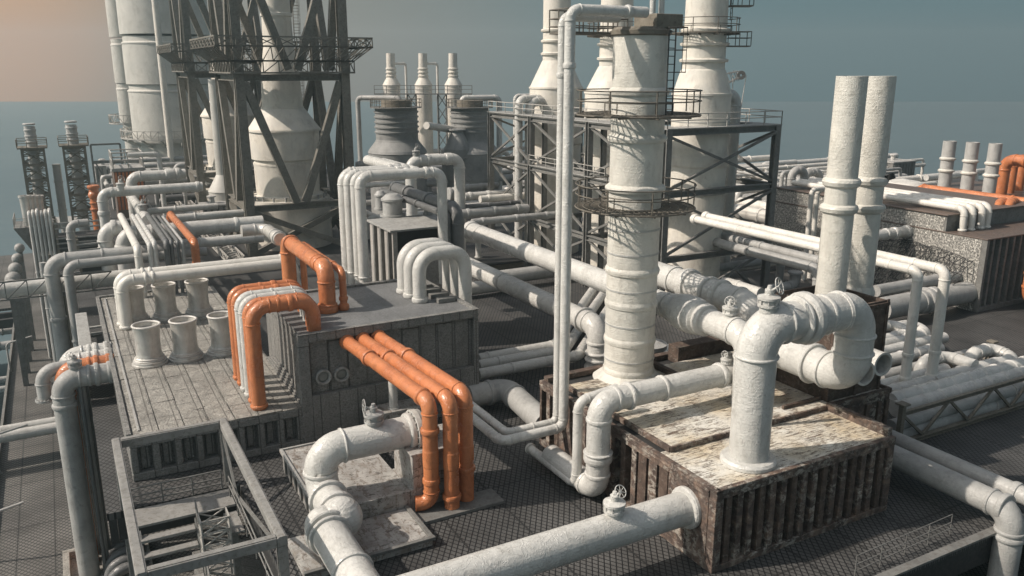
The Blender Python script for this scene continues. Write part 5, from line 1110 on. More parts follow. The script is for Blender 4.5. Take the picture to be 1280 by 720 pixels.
# orange pipework of the far right
a = PD(1156, 235, 92); e = along(a, 'v', 1300, 251)
pipe('orange_header', 'long orange header running to the right edge beyond the mottled building', [a - V3(0, 0, 3) + V3(0, .8, 0), a + V3(0, .8, 0), e], rpx(a, 4.6), 'orange', n=18, bend=1.6, fl=[(1, .05, .2, 1.2), (1, .8, .3, 1.25)])
pipe('orange_header', 'second orange header close behind the long one, far right', [a - V3(-1.1, 0, 3), a + V3(1.1, .2, -.1), e + V3(1.1, 0, -.1)], rpx(a, 4.0), 'orange', n=18, bend=1.6)
for k, (x, y0, y1, rr) in enumerate(((1251, 240, 199, 7), (1262, 238, 198, 5.5), (1273, 237, 197, 5.5))):
    b = PD(x, y0, 92 + 2 * k); t = along(b, 'z', x + 3, y1); pipe('orange_riser', ('left', 'middle', 'right')[k] + ' one of three tall orange risers at the right edge', [V3(b.x, b.y, 0), t, t - V3(0, 9, 0)], rpx(b, rr), 'orange', n=20, bend=1.4, group='three orange risers at the right edge', fl=[(1, .25, .3, 1.2)])
for k, (x, y, rr) in enumerate(((1243, 272, 5), (1256, 272, 5.5))):
    b = P(x, y + 4, GZ); pipe('orange_arch', ('left', 'right')[k] + ' one of two small orange arches on the mottled building roof', [V3(b.x, b.y, GZ), b + V3(.2, 0, 1.5), b + V3(2.2, .8, 1.6), b + V3(4.5, .8, .4)], rpx(b, rr), 'orange', n=18, bend=2.2, group='small orange arches')
b = P(1272, 268, GZ); m = MB(); m.lathe([(.7, 0), (.7, .3), (.45, .35), (.45, 1.0), (.6, 1.05), (.6, 1.2), (1e-6, 1.25)], b, (0, 0, 1), 20); o = m.build('flanged_stub', M['orange']); tag(o, 'stubby orange flanged cap on the mottled building roof', 'pipe')
b = P(1285, 388, .2); t = along(b, 'z', 1290, 325); pipe('orange_riser', 'fat orange pipe with rounded foot standing in front of the black grille', [V3(b.x + 7, GY + .4, b.z + .9), b + V3(7, 0, .9), b + V3(0, 0, .9), V3(b.x, b.y, t.z), V3(b.x + 7, b.y, t.z), V3(b.x + 7, GY + .4, t.z)], .7, 'orange', n=22, bend=1.2)
# three short chimneys
for k, (x, yt, yb, ry) in enumerate(((1178, 176, 248, (198, 213)), (1206, 177.5, 252, (201, 216)), (1233.5, 179, 256, (204, 219)))):
    b = PD(x, yb, 100 - 5 * k); r_ = rpx(b, 7.6); z0 = b.z; t = along(b, 'z', x + 3, yt); c = thing('short_chimney', ('left', 'middle', 'right')[k] + ' one of three short grey ringed chimneys at the far right', 'chimney', V3(b.x, b.y, 0), 'three short chimneys at the far right')
    m = MB(); m.lathe([(r_ * 1.1, 0), (r_ * 1.05, z0), (r_, z0), (r_, t.z), (r_ * .8, t.z), (r_ * .8, t.z - 1.5), (1e-6, t.z - 1.5)], (b.x, b.y, 0), (0, 0, 1), 32); m.build('shaft', M['chimneygrey'], c)
    for y in ry: z = along(b, 'z', x + 2, y).z; m = MB(); m.lathe([(r_, -.2), (r_ * 1.22, -.1), (r_ * 1.25, .05), (r_, .2)], (b.x, b.y, z), (0, 0, 1), 32); m.build('ring', M['chimney'], c)
# long pipes beyond on the right
for x0, y0, x1, y1, rr, D, lab in ((890, 212, 1120, 203, 4.6, 150, 'long pale pipe on the far deck right of the steel tower'), (1095, 236, 1180, 221, 3.4, 145, 'front one of two long far pipes behind the short chimneys'), (1095, 229, 1225, 215, 3.0, 160, 'rear one of two long far pipes behind the short chimneys'), (1236, 240, 1285, 232, 3.6, 112, 'grey pipe passing in front of the orange risers')):
    s = PD(x0, y0, D); e = along(s, 'u', x1, y1); pipe('far_pipe', lab, [s, e], rpx(s, rr), 'white' if D > 120 else 'grey', n=14, fl=[(0, .3), (0, .6)])
b = PD(1128, 232, 118); m = MB(); m.lathe([(4.2, 0), (4.2, .5), (3.6, 1.4), (2.4, 2.1), (1e-6, 2.5)], b - V3(0, 0, 1.5), (0, 0, 1), 32); o = m.build('domed_tank', M['cream']); tag(o, 'low pale domed tank behind the mottled building roof', 'tank')
# ------------------------------------------------------------------ two jacket towers
JX0, JY0, JW = 17.5, 91.6, 11.25
pt = V3(JX0, JY0, 0)
zb1 = along(pt, 'z', 313, 262).z; zp0 = along(pt, 'z', 299, 91).z; zp1 = along(pt, 'z', 297, 58).z; zpr = along(pt, 'z', 296, 46).z
print('jacket z', zb1, zp0, zp1, zpr)
def jacket(lab, x0, y0, top=34):
    t = thing('jacket_tower', lab, 'tower', (x0 + JW / 2, y0 + JW / 2, 0), 'jacket towers'); x1, y1 = x0 + JW, y0 + JW; L = .95
    for x, y in ((x0, y0), (x1, y0), (x0, y1), (x1, y1)):
        m = MB(); m.hbeam((x, y, 0), (x, y, top), L, L, (0, 1, 0), .16); m.build('leg', M['jacket'], t)
    for z in (zb1, zp0 - .5):
        for p, q in (((x0 + L / 2, y0), (x1 - L / 2, y0)), ((x0 + L / 2, y1), (x1 - L / 2, y1)), ((x0, y0 + L / 2), (x0, y1 - L / 2)), ((x1, y0 + L / 2), (x1, y1 - L / 2))):
            m = MB(); m.hbeam((*p, z), (*q, z), .6, .7); m.build('girder', M['jacket'], t)
    faces = [((x0, y0), (x1, y0)), ((x0, y1), (x1, y1)), ((x0, y0), (x0, y1)), ((x1, y0), (x1, y1))]
    for p, q in faces:
        p = V3(*p, 0); q = V3(*q, 0); d = (q - p).normalized() * .5; mid = (p + q) / 2; 
        for za, zb in ((zb1 + .4, zp0 - 1), (zp0 + .3, zp0 + 14)):
            m = MB(); m.beam(V3(*(p + d).xy, zb), V3(*(mid - d).xy, za), .78, .78); m.build('brace', M['jacket'], t)
            m = MB(); m.beam(V3(*(q - d).xy, zb), V3(*(mid + d).xy, za), .78, .78); m.build('brace', M['jacket'], t)
        m = MB(); m.beam(V3(*(p + d).xy, zb1 - .5), V3(*(q - d).xy, .2), .6, .6); m.build('brace', M['jacket'], t)
        m = MB(); m.beam(V3(*(q - d * .8).xy, zb1 - .5) + V3(.02, .62, 0), V3(*(p + d * .8).xy, .2) + V3(.02, .62, 0), .6, .6); m.build('brace', M['jacket'], t)
    # flared lattice platform
    a0, a1 = .9, 2.5; z0, z1, z2 = zp0, zp1, zpr
    def loop(o, z): return [V3(x0 - o, y0 - o, z), V3(x1 + o, y0 - o, z), V3(x1 + o, y1 + o, z), V3(x0 - o, y1 + o, z)]
    m = MB(); m.box(x0 - a0, x1 + a0, y0 - a0, y0 + .9, z0 - .1, z0 + .05); m.box(x0 - a0, x1 + a0, y1 - .9, y1 + a0, z0 - .1, z0 + .05); m.box(x0 - a0, x0 + .9, y0 + .91, y1 - .91, z0 - .1, z0 + .05); m.box(x1 - .9, x1 + a0, y0 + .91, y1 - .91, z0 - .1, z0 + .05); m.build('platform_floor', M['jacket'], t)
    lo, mi_, up, lb = loop(a0, z0), loop(a0, z0 + 1.2), loop(a1, z1), loop(a1, z2)
    for nm, A, B, fine in (('lower_lattice', lo, mi_, .09), ('flared_lattice', mi_, up, .07), ('upper_lattice', up, lb, .09)):
        m = MB()
        for i in range(4):
            j = (i + 1) % 4
            m.beam(A[i], A[j], .16, .16); m.beam(B[i], B[j], .16, .16); k = 8 if nm != 'flared_lattice' else 12
            for s in range(k):
                p0, p1 = A[i].lerp(A[j], s / k), A[i].lerp(A[j], (s + 1) / k); q0, q1 = B[i].lerp(B[j], s / k), B[i].lerp(B[j], (s + 1) / k)
                m.beam(p0, q0, .1, .1); m.beam(p0, q1, fine, fine); 
                if nm == 'upper_lattice': m.beam(p1, q0, fine, fine)
        m.build(nm, M['jacket'], t)
    # narrow tiers above
    m = MB(); lo = loop(1.6, z0 + 12.2); up = loop(2.6, z0 + 13.4)
    for i in range(4):
        j = (i + 1) % 4; m.beam(lo[i], lo[j], .3, .5); m.beam(up[i], up[j], .16, .16)
        for s in range(12): p0, p1 = lo[i].lerp(lo[j], s / 12), lo[i].lerp(lo[j], (s + 1) / 12); q0, q1 = up[i].lerp(up[j], s / 12), up[i].lerp(up[j], (s + 1) / 12); m.beam(p0, q0, .1, .1); m.beam(p0, q1, .08, .08)
    m.build('top_lattice', M['jacket'], t)
    ladder(V3(x1 - 2.2, y1 - .8, 5), V3(x1 - 2.2, y1 - .8, top), V3(0, -1, 0), .7, M['rail'], t)
    return t
jt1 = jacket('nearer massive braced jacket tower with flared lattice platform, enclosing a stepped pale vessel', JX0, JY0)
JY2 = JY0 * 260 / 190.5; s = dup(jt1, (0, JY2 - JY0, 0), 'rear massive braced jacket tower on the left, seen behind the nearer one', 'jacket towers')
# stepped vessel in each
cc = V3(JX0 + JW / 2, JY0 + JW / 2, 0); ck_ = rpx(cc, 1)
def zj(y): return along(cc, 'z', 357, y).z
def rj(y, px): return rpx(along(cc, 'z', 357, y), px)
prof = [(rj(320, 50), 0), (rj(250, 50), zj(246)), (rj(246, 42), zj(246) + .02), (rj(246, 42), zj(243)), (rj(240, 38), zj(241)), (rj(235, 38.5), zj(236)), (rj(205, 39.5), zj(204)), (rj(202, 38.5), zj(203)), (rj(198, 38.5), zj(198)), (rj(197, 41.5), zj(197)), (rj(163, 42.5), zj(163)), (rj(160, 43.5), zj(162)), (rj(160, 43.5), zj(160)), (rj(137, 27), zj(136)), (rj(134, 25), zj(134.5)), (rj(95, 23.5), zj(93)), (rj(60, 18.5), zj(60)), (rj(25, 18), zj(21)), (rj(21, 19.5), zj(20.5)), (rj(17, 19), zj(17)), (rj(16, 17.5), zj(16)), (rj(0, 17), zj(-60))]
sv = thing('stepped_vessel', 'stepped pale vessel with conical shoulder inside the nearer jacket tower', 'vessel', cc, 'stepped vessels')
m = MB(); m.lathe(prof, cc, (0, 0, 1), 48); m.build('shell', M['vessel'], sv)
for y, px in ((134.5, 26), (162, 44.5), (203, 40), (243, 43)):
    m = MB(); r_ = rj(y, px); m.lathe([(r_ * .95, -.12), (r_, -.1), (r_, .1), (r_ * .95, .12)], cc + V3(0, 0, zj(y)), (0, 0, 1), 48); m.build('band', M['vessel'], sv)
for k in range(20):
    m = MB(); t = 2 * math.pi * k / 20; q = cc + V3(math.cos(t), math.sin(t), 0) * rj(243, 46) + V3(0, 0, zj(246)); m.tube([q, q + V3(0, 0, .5)], .12, 6); m.build('bolt', M['steelpale'], sv)
sv2 = dup(sv, (0, JY2 - JY0, 0), 'stepped pale vessel glimpsed inside the rear jacket tower', 'stepped vessels')
# ------------------------------------------------------------------ huge tank cluster
tb = PD(226, 230, 165); tb.z = 0; q = along(tb, 'z', 213, 120); R_ = rpx(q, 49.5)
tk = thing('storage_tank', 'huge pale cylindrical tower with stepped bands behind the jacket towers, upper left', 'tank', tb)
zA, zB_, zC = along(tb, 'z', 213, 172).z, along(tb, 'z', 213, 106).z, along(tb, 'z', 213, 46).z
m = MB(); m.lathe([(R_ * .92, 0), (R_ * .92, zA - .6), (R_ * 1.0, zA - .5), (R_ * 1.02, zA + 1)], tb, (0, 0, 1), 56); m.build('base_drum', M['tank'], tk)
for k, (a, b) in enumerate(((zA + 1, zB_ - 1.0), (zB_ + .2, zC - 1.2), (zC + .3, zC + 20))):
    f = 1 + .02 * k; m = MB(); m.lathe([(R_ * f, 0), (R_ * f, b - a - .3), (R_ * f * 1.015, b - a - .2), (R_ * f * 1.015, b - a), (R_ * f * .97, b - a + .25), (R_ * f * .97, b - a + 1.1)], tb + V3(0, 0, a), (0, 0, 1), 56); m.build('shell_tier', M['tank'], tk)
q = PD(161, 120, 172); b2 = V3(q.x, q.y, 0); r_ = rpx(q, 13.5)
t2 = thing('side_tank', 'slimmer banded cylinder standing against the huge pale tower at its left', 'tank', b2)
for k, (a, b) in enumerate(((zA + 2.2, zB_ - 1.0), (zB_ + .2, zC - 1.2), (zC + .3, zC + 20))):
    f = r_ * (1 + .03 * k); m = MB(); m.lathe([(f, 0), (f, b - a - .3), (f * 1.02, b - a - .2), (f * 1.02, b - a), (f * .95, b - a + .25), (f * .95, b - a + 1.1)], b2 + V3(0, 0, a), (0, 0, 1), 40); m.build('shell_tier', M['tank'], t2)
m = MB(); m.lathe([(r_ * .8, 0), (r_ * .8, zA + 2.2)], b2, (0, 0, 1), 32); m.build('base_drum', M['tank'], t2)
def lattice_ring(parent, c, r, z, h, mat, n=44, a0=0, a1=360):
    m = MB(); A = circle(V3(c.x, c.y, z), r, n, a0, a1); B = circle(V3(c.x, c.y, z + h), r, n, a0, a1)
    for i in range(n):
        j = (i + 1) % n; m.beam(A[i], A[j], .16, .2); m.beam(B[i], B[j], .14, .14); m.beam(A[i], B[i], .1, .1); m.beam(A[i], B[j], .1, .1) if i % 2 else m.beam(B[i], A[j], .1, .1)
    annulus(m, V3(c.x, c.y, z - .15), r * .86, r, .1, 44); return m.build('lattice_walkway', mat, parent)
lattice_ring(tk, tb, R_ * 1.28, zA + .3, 1.5, M['railpale'])
lattice_ring(t2, b2, r_ * 1.9, zA + 2.1, 1.7, M['railpale'], 22)
for k in range(16):
    m = MB(); t = 2 * math.pi * k / 16; d = V3(math.cos(t), math.sin(t), 0); m.beam(tb + d * R_ * .95 + V3(0, 0, zA - 1.2), tb + d * R_ * 1.26 + V3(0, 0, zA + .1), .3, .4); m.build('bracket', M['tank'], tk)
tp = PD(200, 110, 146); pipe('tall_tube', 'slender pale tube standing in front of the huge tower, just left of the rear jacket', [V3(*along(V3(tp.x, tp.y, tp.z), 'u', 205, 110).xy, 0), V3(*along(V3(tp.x, tp.y, tp.z), 'u', 205, 110).xy, 36)], rpx(tp, 4), 'vessel', n=20, cat='pipe')
# portal frame and brown box in front of it
q = PD(113, 181, 140); e = along(q, 'u', 150, 181); f = thing('rectangular_arch', 'thin dark rectangular frame standing left of the huge tower base', 'frame', (q.x, q.y, 0))
m = MB(); z1 = q.z; z0 = along(q, 'z', 116, 203).z
m.beam(V3(q.x, q.y, 0), q, .3, .3); m.beam(q, e, .3, .3); m.beam(V3(q.x, q.y, z0), V3(e.x, e.y, z0), .35, .5); m.beam(V3(e.x, e.y, 0), e, .3, .3); m.build('frame_bars', M['steel'], f)
m = MB(); m.beam(V3(q.x, q.y, z0) + V3(.4, 0, 0), V3(q.x + 2.2, q.y, 0), .25, .25); m.build('strut', M['steel'], f)
bq = PD(163, 240, 106); bx = thing('brown_box', 'dark brown ribbed box with a railed pale top beside the collared pipe, upper left', 'machine housing', V3(bq.x, bq.y, 0))
zt = along(bq, 'z', 163, 212).z; w = rpx(bq, 17)
m = MB(); m.box(bq.x - w, bq.x + w, bq.y - 1.5, bq.y + 3, 0, zt); m.build('wall', M['brownplate'], bx, bevel=.03)
m = MB()
for k in range(8): m.box(bq.x - w + .1 + k * w / 4.2, bq.x - w + .35 + k * w / 4.2, bq.y - 1.62, bq.y - 1.502, bq.z - 2, zt - .1)
m.build('rib', M['orange'], bx)
m = MB(); m.box(bq.x - w - .2, bq.x + w + .2, bq.y - 1.8, bq.y + 3.2, zt + .002, zt + .4); m.build('top_slab', M['steelpale'], bx, bevel=.03)
railing([V3(bq.x - w, bq.y - 1.6, zt + .4), V3(bq.x + w, bq.y - 1.6, zt + .4), V3(bq.x + w, bq.y + 3, zt + .4), V3(bq.x - w, bq.y + 3, zt + .4)], 1.9, M['railpale'], bx, step=1.5, rails=(1, .5), r=.09, closed=True)
s = PD(203, 235, 104); t = along(s, 'z', 205, 192); pipe('hooked_riser', 'pale hooked pipe over the brown ribbed box, upper left', [V3(s.x, s.y, 0), t, t - V3(3.5, 0, 0)], .3, 'white', n=14)
# orange column, left
s = P(122, 290, 0); s = PD(123, 284, 96); t = along(s, 'z', 116, 232); o = pipe('orange_column', 'rust orange vertical vessel pipe with a bulb near its top, left', [V3(s.x, s.y, 0), t], rpx(s, 5.5), 'orange', n=20, fl=[(0, .98, .4, 1.3), (0, .62, .3, 1.25), (0, .72, .25, 1.15)])
ball(o, t - V3(0, 0, 1.1), rpx(s, 7), 'orange', 'bulb')
# ------------------------------------------------------------------ small truss towers with chimneys, far left
for k, (bx_, by_, yt, cy, x0, x1, tx, lab) in enumerate(((50, 292, 185, 158, 24, 57, 38, 'leftmost of two small truss towers with a chimney'), (99, 286, 182, 156, 76, 108, 88, 'right one of two small truss towers with a chimney'))):
    b = PD((bx_), by_, 108); b.z = 0; w = rpx(b, 16.5) ; b = V3(*along(V3(b.x, b.y, 0), 'z', (x0 + x1) / 2, yt).xy, 0)
    zt = along(b, 'z', (x0 + x1) / 2, yt).z; b = V3(*PD((x0 + x1) / 2, yt, 108).xy, 0); zt = PD((x0 + x1) / 2, yt, 108).z
    t = thing('truss_tower', lab + ' at the far left', 'tower', b, 'small truss towers')
    cs = [b + V3(-w * .72, -w * .72, 0), b + V3(w * .72, -w * .72, 0), b + V3(w * .72, w * .72, 0), b + V3(-w * .72, w * .72, 0)]
    for c in cs: m = MB(); m.beam(V3(c.x, c.y, -30), c + V3(0, 0, zt), .26, .26); m.build('leg', M['steelbrown'], t)
    nl = 5
    for i in range(4):
        a, c = cs[i], cs[(i + 1) % 4]
        m = MB()
        for j in range(nl):
            z0, z1 = zt * j / nl, zt * (j + 1) / nl; md = (a + c) / 2
            m.beam(a + V3(0, 0, z1 - .1), c + V3(0, 0, z1 - .1), .2, .34); m.beam(a + V3(0, 0, z1 - .2), c + V3(0, 0, z0 + .1), .13, .13); m.beam(c + V3(0, 0, z1 - .2), a + V3(0, 0, z0 + .1), .13, .13); m.beam(a + V3(0, 0, z1 - .9), c + V3(0, 0, z1 - .9), .14, .14)
        m.build('lacing', M['steelbrown'], t)
    m = MB(); m.box(b.x - w, b.x + w, b.y - w, b.y + w, zt + .01, zt + .18); m.build('top_floor', M['steelbrown'], t)
    railing([V3(b.x - w, b.y - w, zt + .18), V3(b.x + w, b.y - w, zt + .18), V3(b.x + w, b.y + w, zt + .18), V3(b.x - w, b.y + w, zt + .18)], 1.0, M['steelbrown'], t, step=1.2, closed=True, r=.05)
    ch = thing('small_chimney', ('ribbed chimney pipe rising through the leftmost small truss tower', 'ribbed chimney pipe rising through the right small truss tower')[k], 'chimney', b + V3(0, 0, 0)); zc = along(b, 'z', tx, cy).z; r_ = w * .38
    m = MB(); m.lathe([(r_, -29), (r_, zc), (r_ * .8, zc), (r_ * .8, zc - 1), (1e-6, zc - 1)], b, (0, 0, 1), 20); m.build('shaft', M['greyvessel'] if 0 else M['chimneygrey'], ch)
    for j in range(4): m = MB(); z = zt + .8 + j * .75; m.lathe([(r_, -.12), (r_ * 1.13, -.06), (r_ * 1.13, .06), (r_, .12)], b + V3(0, 0, z), (0, 0, 1), 20); m.build('ring', M['chimneygrey'], ch)
# box with vertical tube bundle, far left
b = PD(43, 300, 92); z1 = PD(20, 283, 92).z; z0 = PD(30, 318, 92).z; xa, xb = PD(17, 283, 92).x, PD(72, 283, 92).x
fb = thing('raised_box', 'dark raised box with rail and slim tubes dropping down its face, far left', 'machine housing', V3(b.x, b.y, 0))
m = MB(); vs = [(xa, b.y, z1), (xb, b.y, z1), (xb, b.y + 5, z1), (xa, b.y + 5, z1), (xa + 1.6, b.y + .4, z0), (xb, b.y + .4, z0), (xb, b.y + 4.6, z0), (xa + 1.6, b.y + 4.6, z0)]
m.add(vs, [(0, 1, 2, 3), (7, 6, 5, 4), (0, 4, 5, 1), (1, 5, 6, 2), (2, 6, 7, 3), (3, 7, 4, 0)]); m.build('hopper', M['steel'], fb, bevel=.05)
railing([V3(xa + .1, b.y + .1, z1), V3(xb - .1, b.y + .1, z1)], 1.0, M['railpale'], fb, step=1); railing([V3(xa + .1, b.y + .1, z1), V3(xa + .1, b.y + 4.9, z1)], 1.0, M['railpale'], fb, step=1)
m = MB()
for x in (xa + 1.8, xb - .4):
    for y in (b.y + .6, b.y + 4.4): m.beam((x, y, ZL), (x, y, z0), .4, .4)
m.build('leg', M['steelbrown'], fb)
for k in range(6):
    x = PD(36 + 5.2 * k, 270, 90).x; y = b.y - .5 - .1 * k; zt = PD(36, 268, 90).z + (.1 * (k % 3)); o = pipe('slim_tube', 'slim pale vertical tube of the six in front of the raised box, far left', [V3(x, y + 1.2, zt), V3(x, y, zt), V3(x, y, ZL)], .17, 'white' if k != 3 else 'grey', n=12, group='six slim tubes at the raised box', joints=False, fl=[(1, .4, .25, 1.3)])
m = None
for k in range(4):
    c = PD(33 + 5.5 * k, 262, 93); c.y = b.y + 1.2 + .3 * k; m = MB(); zt = PD(40, 242 + .8 * k, 93).z; m.lathe([(.42, 0), (.5, zt - z1 - .25), (.6, zt - z1 - .2), (.6, zt - z1), (.45, zt - z1), (.4, .6), (1e-6, .6)], (c.x, c.y, z1 + .002), (0, 0, 1), 18); o = m.build('vent_stub', M['can']); tag(o, 'pale vent stub of the cluster on top of the raised box, far left', 'vent', 'vent stubs on the raised box')
for k in range(5):
    c = PD(14 + 2.6 * k, 362 - 13 * k, 84 + 3.5 * k); r_ = (1.05, .8, .7, .6, .55)[k]; m = MB(); m.lathe([(max(1e-6, r_ * math.sin(math.pi * j / 12)), -r_ * math.cos(math.pi * j / 12)) for j in range(13)], c, (0, 0, 1), 22); o = m.build('sphere_tank', M['steelpale']); tag(o, ('nearest and largest round tank of the row at the far left edge', 'second round tank of the row at the far left edge', 'third round tank of the row at the far left edge', 'fourth round tank of the row at the far left edge', 'farthest round tank of the row at the far left edge')[k], 'tank', 'row of round tanks at the left edge')
    mm = MB(); mm.beam(c - V3(0, 0, r_ * .9), V3(c.x, c.y, ZL), .5, .5); mm.build('support', M['steel'], o)
# big pipe at the left edge
s = PD(58, 357, 70); pipe('edge_main', 'fat pale pipe crossing the left edge of the photo towards the grey columns', [V3(UL - 30, s.y, s.z), V3(s.x + 8, s.y, s.z)], rpx(s, 10), 'white', n=26, fl=[(0, .72, .4, 1.12), (0, .85, .4, 1.12)])
pf = thing('pipe_bridge', 'thin lattice walkway bridge lying over the fat pale pipe at the left edge', 'bridge', (s.x, s.y - 1, s.z + 1))
m = MB(); a = V3(s.x - 4.5, s.y - 1.1, s.z - .6); e = V3(s.x + 5, s.y - 1.1, s.z - .6)
for dz in (0, 1.5): m.beam(a + V3(0, 0, dz), e + V3(0, 0, dz), .12, .12)
for k in range(6): m.beam(a.lerp(e, k / 6), a.lerp(e, (k + 1) / 6) + V3(0, 0, 1.5), .08, .08); m.beam(a.lerp(e, k / 6), a.lerp(e, k / 6) + V3(0, 0, 1.5), .08, .08)
m.build('lattice', M['steel'], pf)
# conduits of the lower deck seen in the gap at the left
for k, (y, r_) in enumerate(((414, .5), (432, .55), (474, .35), (486, .35))):
    s = P(5, y, ZL - 2.5); pipe('outboard_pipe', ('first', 'second', 'third', 'fourth')[k] + ' from the back of the pipes jutting out below the walkway edge, far left', [V3(UL - 24, s.y, s.z), V3(UL + .5, s.y, s.z)], r_, 'grey', n=16, group='pipes below the walkway edge', fl=[(0, .8), (0, .9)])
m = MB()
for k in range(2): m.box(UL - 26, UL - .1, VG0 - 1.2 - 3.4 * k, VG0 - .5 - 3.4 * k, ZL - 1.6, ZL - .4)
o = m.build('cross_girder', M['under']); tag(o, 'dark girders under the gap at the left edge', 'girder')
# curved lamp-like hooks on the walkway edge
for k, (x, y, hx_, hy_) in enumerate(((27, 465, 38, 408), (15, 590, 27, 517), (5, 700, 20, 606))):
    b = P(x - 2, y, ZL); b.x = UL + .25; r_ = .10; o = pipe('edge_hook', ('farthest', 'middle', 'nearest')[k] + ' of three bent hook posts along the left walkway edge', [b, b + V3(0, 0, 3.4), b + V3(2.5, .1, 3.8)], r_, 'railx' if 0 else 'grey', cat='post', n=8, bend=5, group='hook posts on the walkway edge', joints=False)
    mm = MB(); mm.lathe([(.26, 0), (.26, .05), (.12, .1), (.12, .2)], b, (0, 0, 1), 10); mm.build('foot', M['steel'], o)
kb = thing('kerb_rail', 'low steel kerb along the outer edge of the left walkway', 'kerb', (UL, 60, ZL)); m = MB(); m.box(UL - .02, UL + .2, 15, VG0 - 1, ZL + .002, ZL + .5); m.build('kerb_strip', M['steel'], kb)
# cluttered grey machinery left of the vents
rnd = random.Random(11)
LAD = [(118, 392, 3.0), (112, 420, 2.4)]
s = PV(118, 420, 66); s.z = -3; lk = thing('cable_rack', 'dark horizontal-slatted rack between the grey columns and the vent block', 'rack', (s.x, s.y, 0))
for k in range(7):
    m = MB(); z = s.z + .6 + k * .5; m.box(s.x - .9, s.x + .9, s.y + 3, s.y + 3.3, z, z + .13); m.build('slat', M['steelpale'], lk, bevel=.01)
m = MB(); m.box(s.x - 1.0, s.x - .88, s.y + 2.95, s.y + 3.4, ZL, s.z + 4.1); m.box(s.x + .88, s.x + 1.0, s.y + 2.95, s.y + 3.4, ZL, s.z + 4.1); m.build('upright', M['steel'], lk)
s = PV(108, 440, 60); m = MB(); m.box(s.x - .4, s.x + .4, s.y - 1, s.y + 9, s.z - .5, s.z + .4); o = m.build('cable_tray', M['steelpale'], None, None, .04); tag(o, 'pale upright tray running away beside the slatted rack, left of the vent block', 'tray')
# ------------------------------------------------------------------ grey cooling vessels
for k, (x, yh, rh, yd0, yd1, rd_, D, lab) in enumerate(((497, 190, 36, 176, 134, 25, 116, 'left one of two grey flat-topped cooling vessels with ribbed drums'), (588, 190, 36, 175, 134, 22.5, 120, 'right one of two grey flat-topped cooling vessels with ribbed drums'))):
    b = PD(x, yh, D); b.z = 0; r_ = rpx(PD(x, yh, D), rh); zh = PD(x, yh, D).z; zd0 = PD(x, yd0, D).z; zd1 = PD(x, yd1, D).z; rd2 = rpx(b, rd_ * 1.02)
    t = thing('cooling_vessel', lab, 'vessel', b, 'cooling vessels'); m = MB(); m.lathe([(r_ * .98, 0), (r_ * .98, zh * .55), (r_, zh * .55 + .05), (r_, zh - .1), (r_ * 1.02, zh), (r_ * .98, zh + .35), (rd2 * 1.04, zd0), (rd2, zd0 + .3), (rd2, zd1)], b, (0, 0, 1), 44); m.build('shell', M['greyvessel'], t)
    for j in range(5): m = MB(); z = zd0 + (zd1 - zd0) * (.28 + .15 * j); m.lathe([(rd2, -.12), (rd2 * 1.05, -.1), (rd2 * 1.06, .1), (rd2, .14)], b + V3(0, 0, z), (0, 0, 1), 40); m.build('rib', M['greyvessel'], t)
    m = MB(); annulus(m, b + V3(0, 0, zd1), 0.01, rd2 * 1.22, .12, 36); o = m.build('top_platform', M['steel'], t); railing(circle(b + V3(0, 0, zd1 + .1), rd2 * 1.2, 24), 1.1, M['rail'], o, step=9, closed=True, r=.04)
    m = MB(); m.lathe([(rd2 * .7, 0), (rd2 * .7, .9), (rd2 * .6, .95), (1e-6, 1.0)], b + V3(0, 0, zd1 + .13), (0, 0, 1), 32); m.build('cap', M['steelbrown'], t)
    z = PD(x, 122, D).z
    if k == 0: pipe('cap_pipe', 'pale pipe leading left off the left cooling vessel and turning down', [b + V3(.6, 0, zd1 + .8), b + V3(.6, 0, z - zh * 0), V3(*PD(447, 122, D).xy, z), V3(*PD(447, 122, D).xy, 0)], .34, 'grey', n=16)
    else: pipe('cap_pipe', 'pale pipe leading right off the right cooling vessel and turning down', [b + V3(-1.2, 0, zd1 + .8), b + V3(-1.2, 0, z), V3(*PD(624, 122, D).xy, z), V3(*PD(624, 122, D).xy, 0)], .42, 'white', n=16)
bb = PD(572, 186, 117); m = MB(); m.lathe([(1.9, -1.2), (1.9, 0), (.9, 2.2), (.8, 2.5), (1.2, 2.55), (1.2, 2.75), (1e-6, 2.8)], bb, (0, 0, 1), 28); o = m.build('side_hopper', M['greyvessel']); tag(o, 'pale flanged hopper bulging from the left of the right cooling vessel', 'hopper')
s = PD(535, 158, 118); pipe('duct', 'bright flat-topped duct reaching the right cooling vessel from the left', [PD(533, 157, 112), PD(566, 162, 119)], .5, 'cream', n=14)
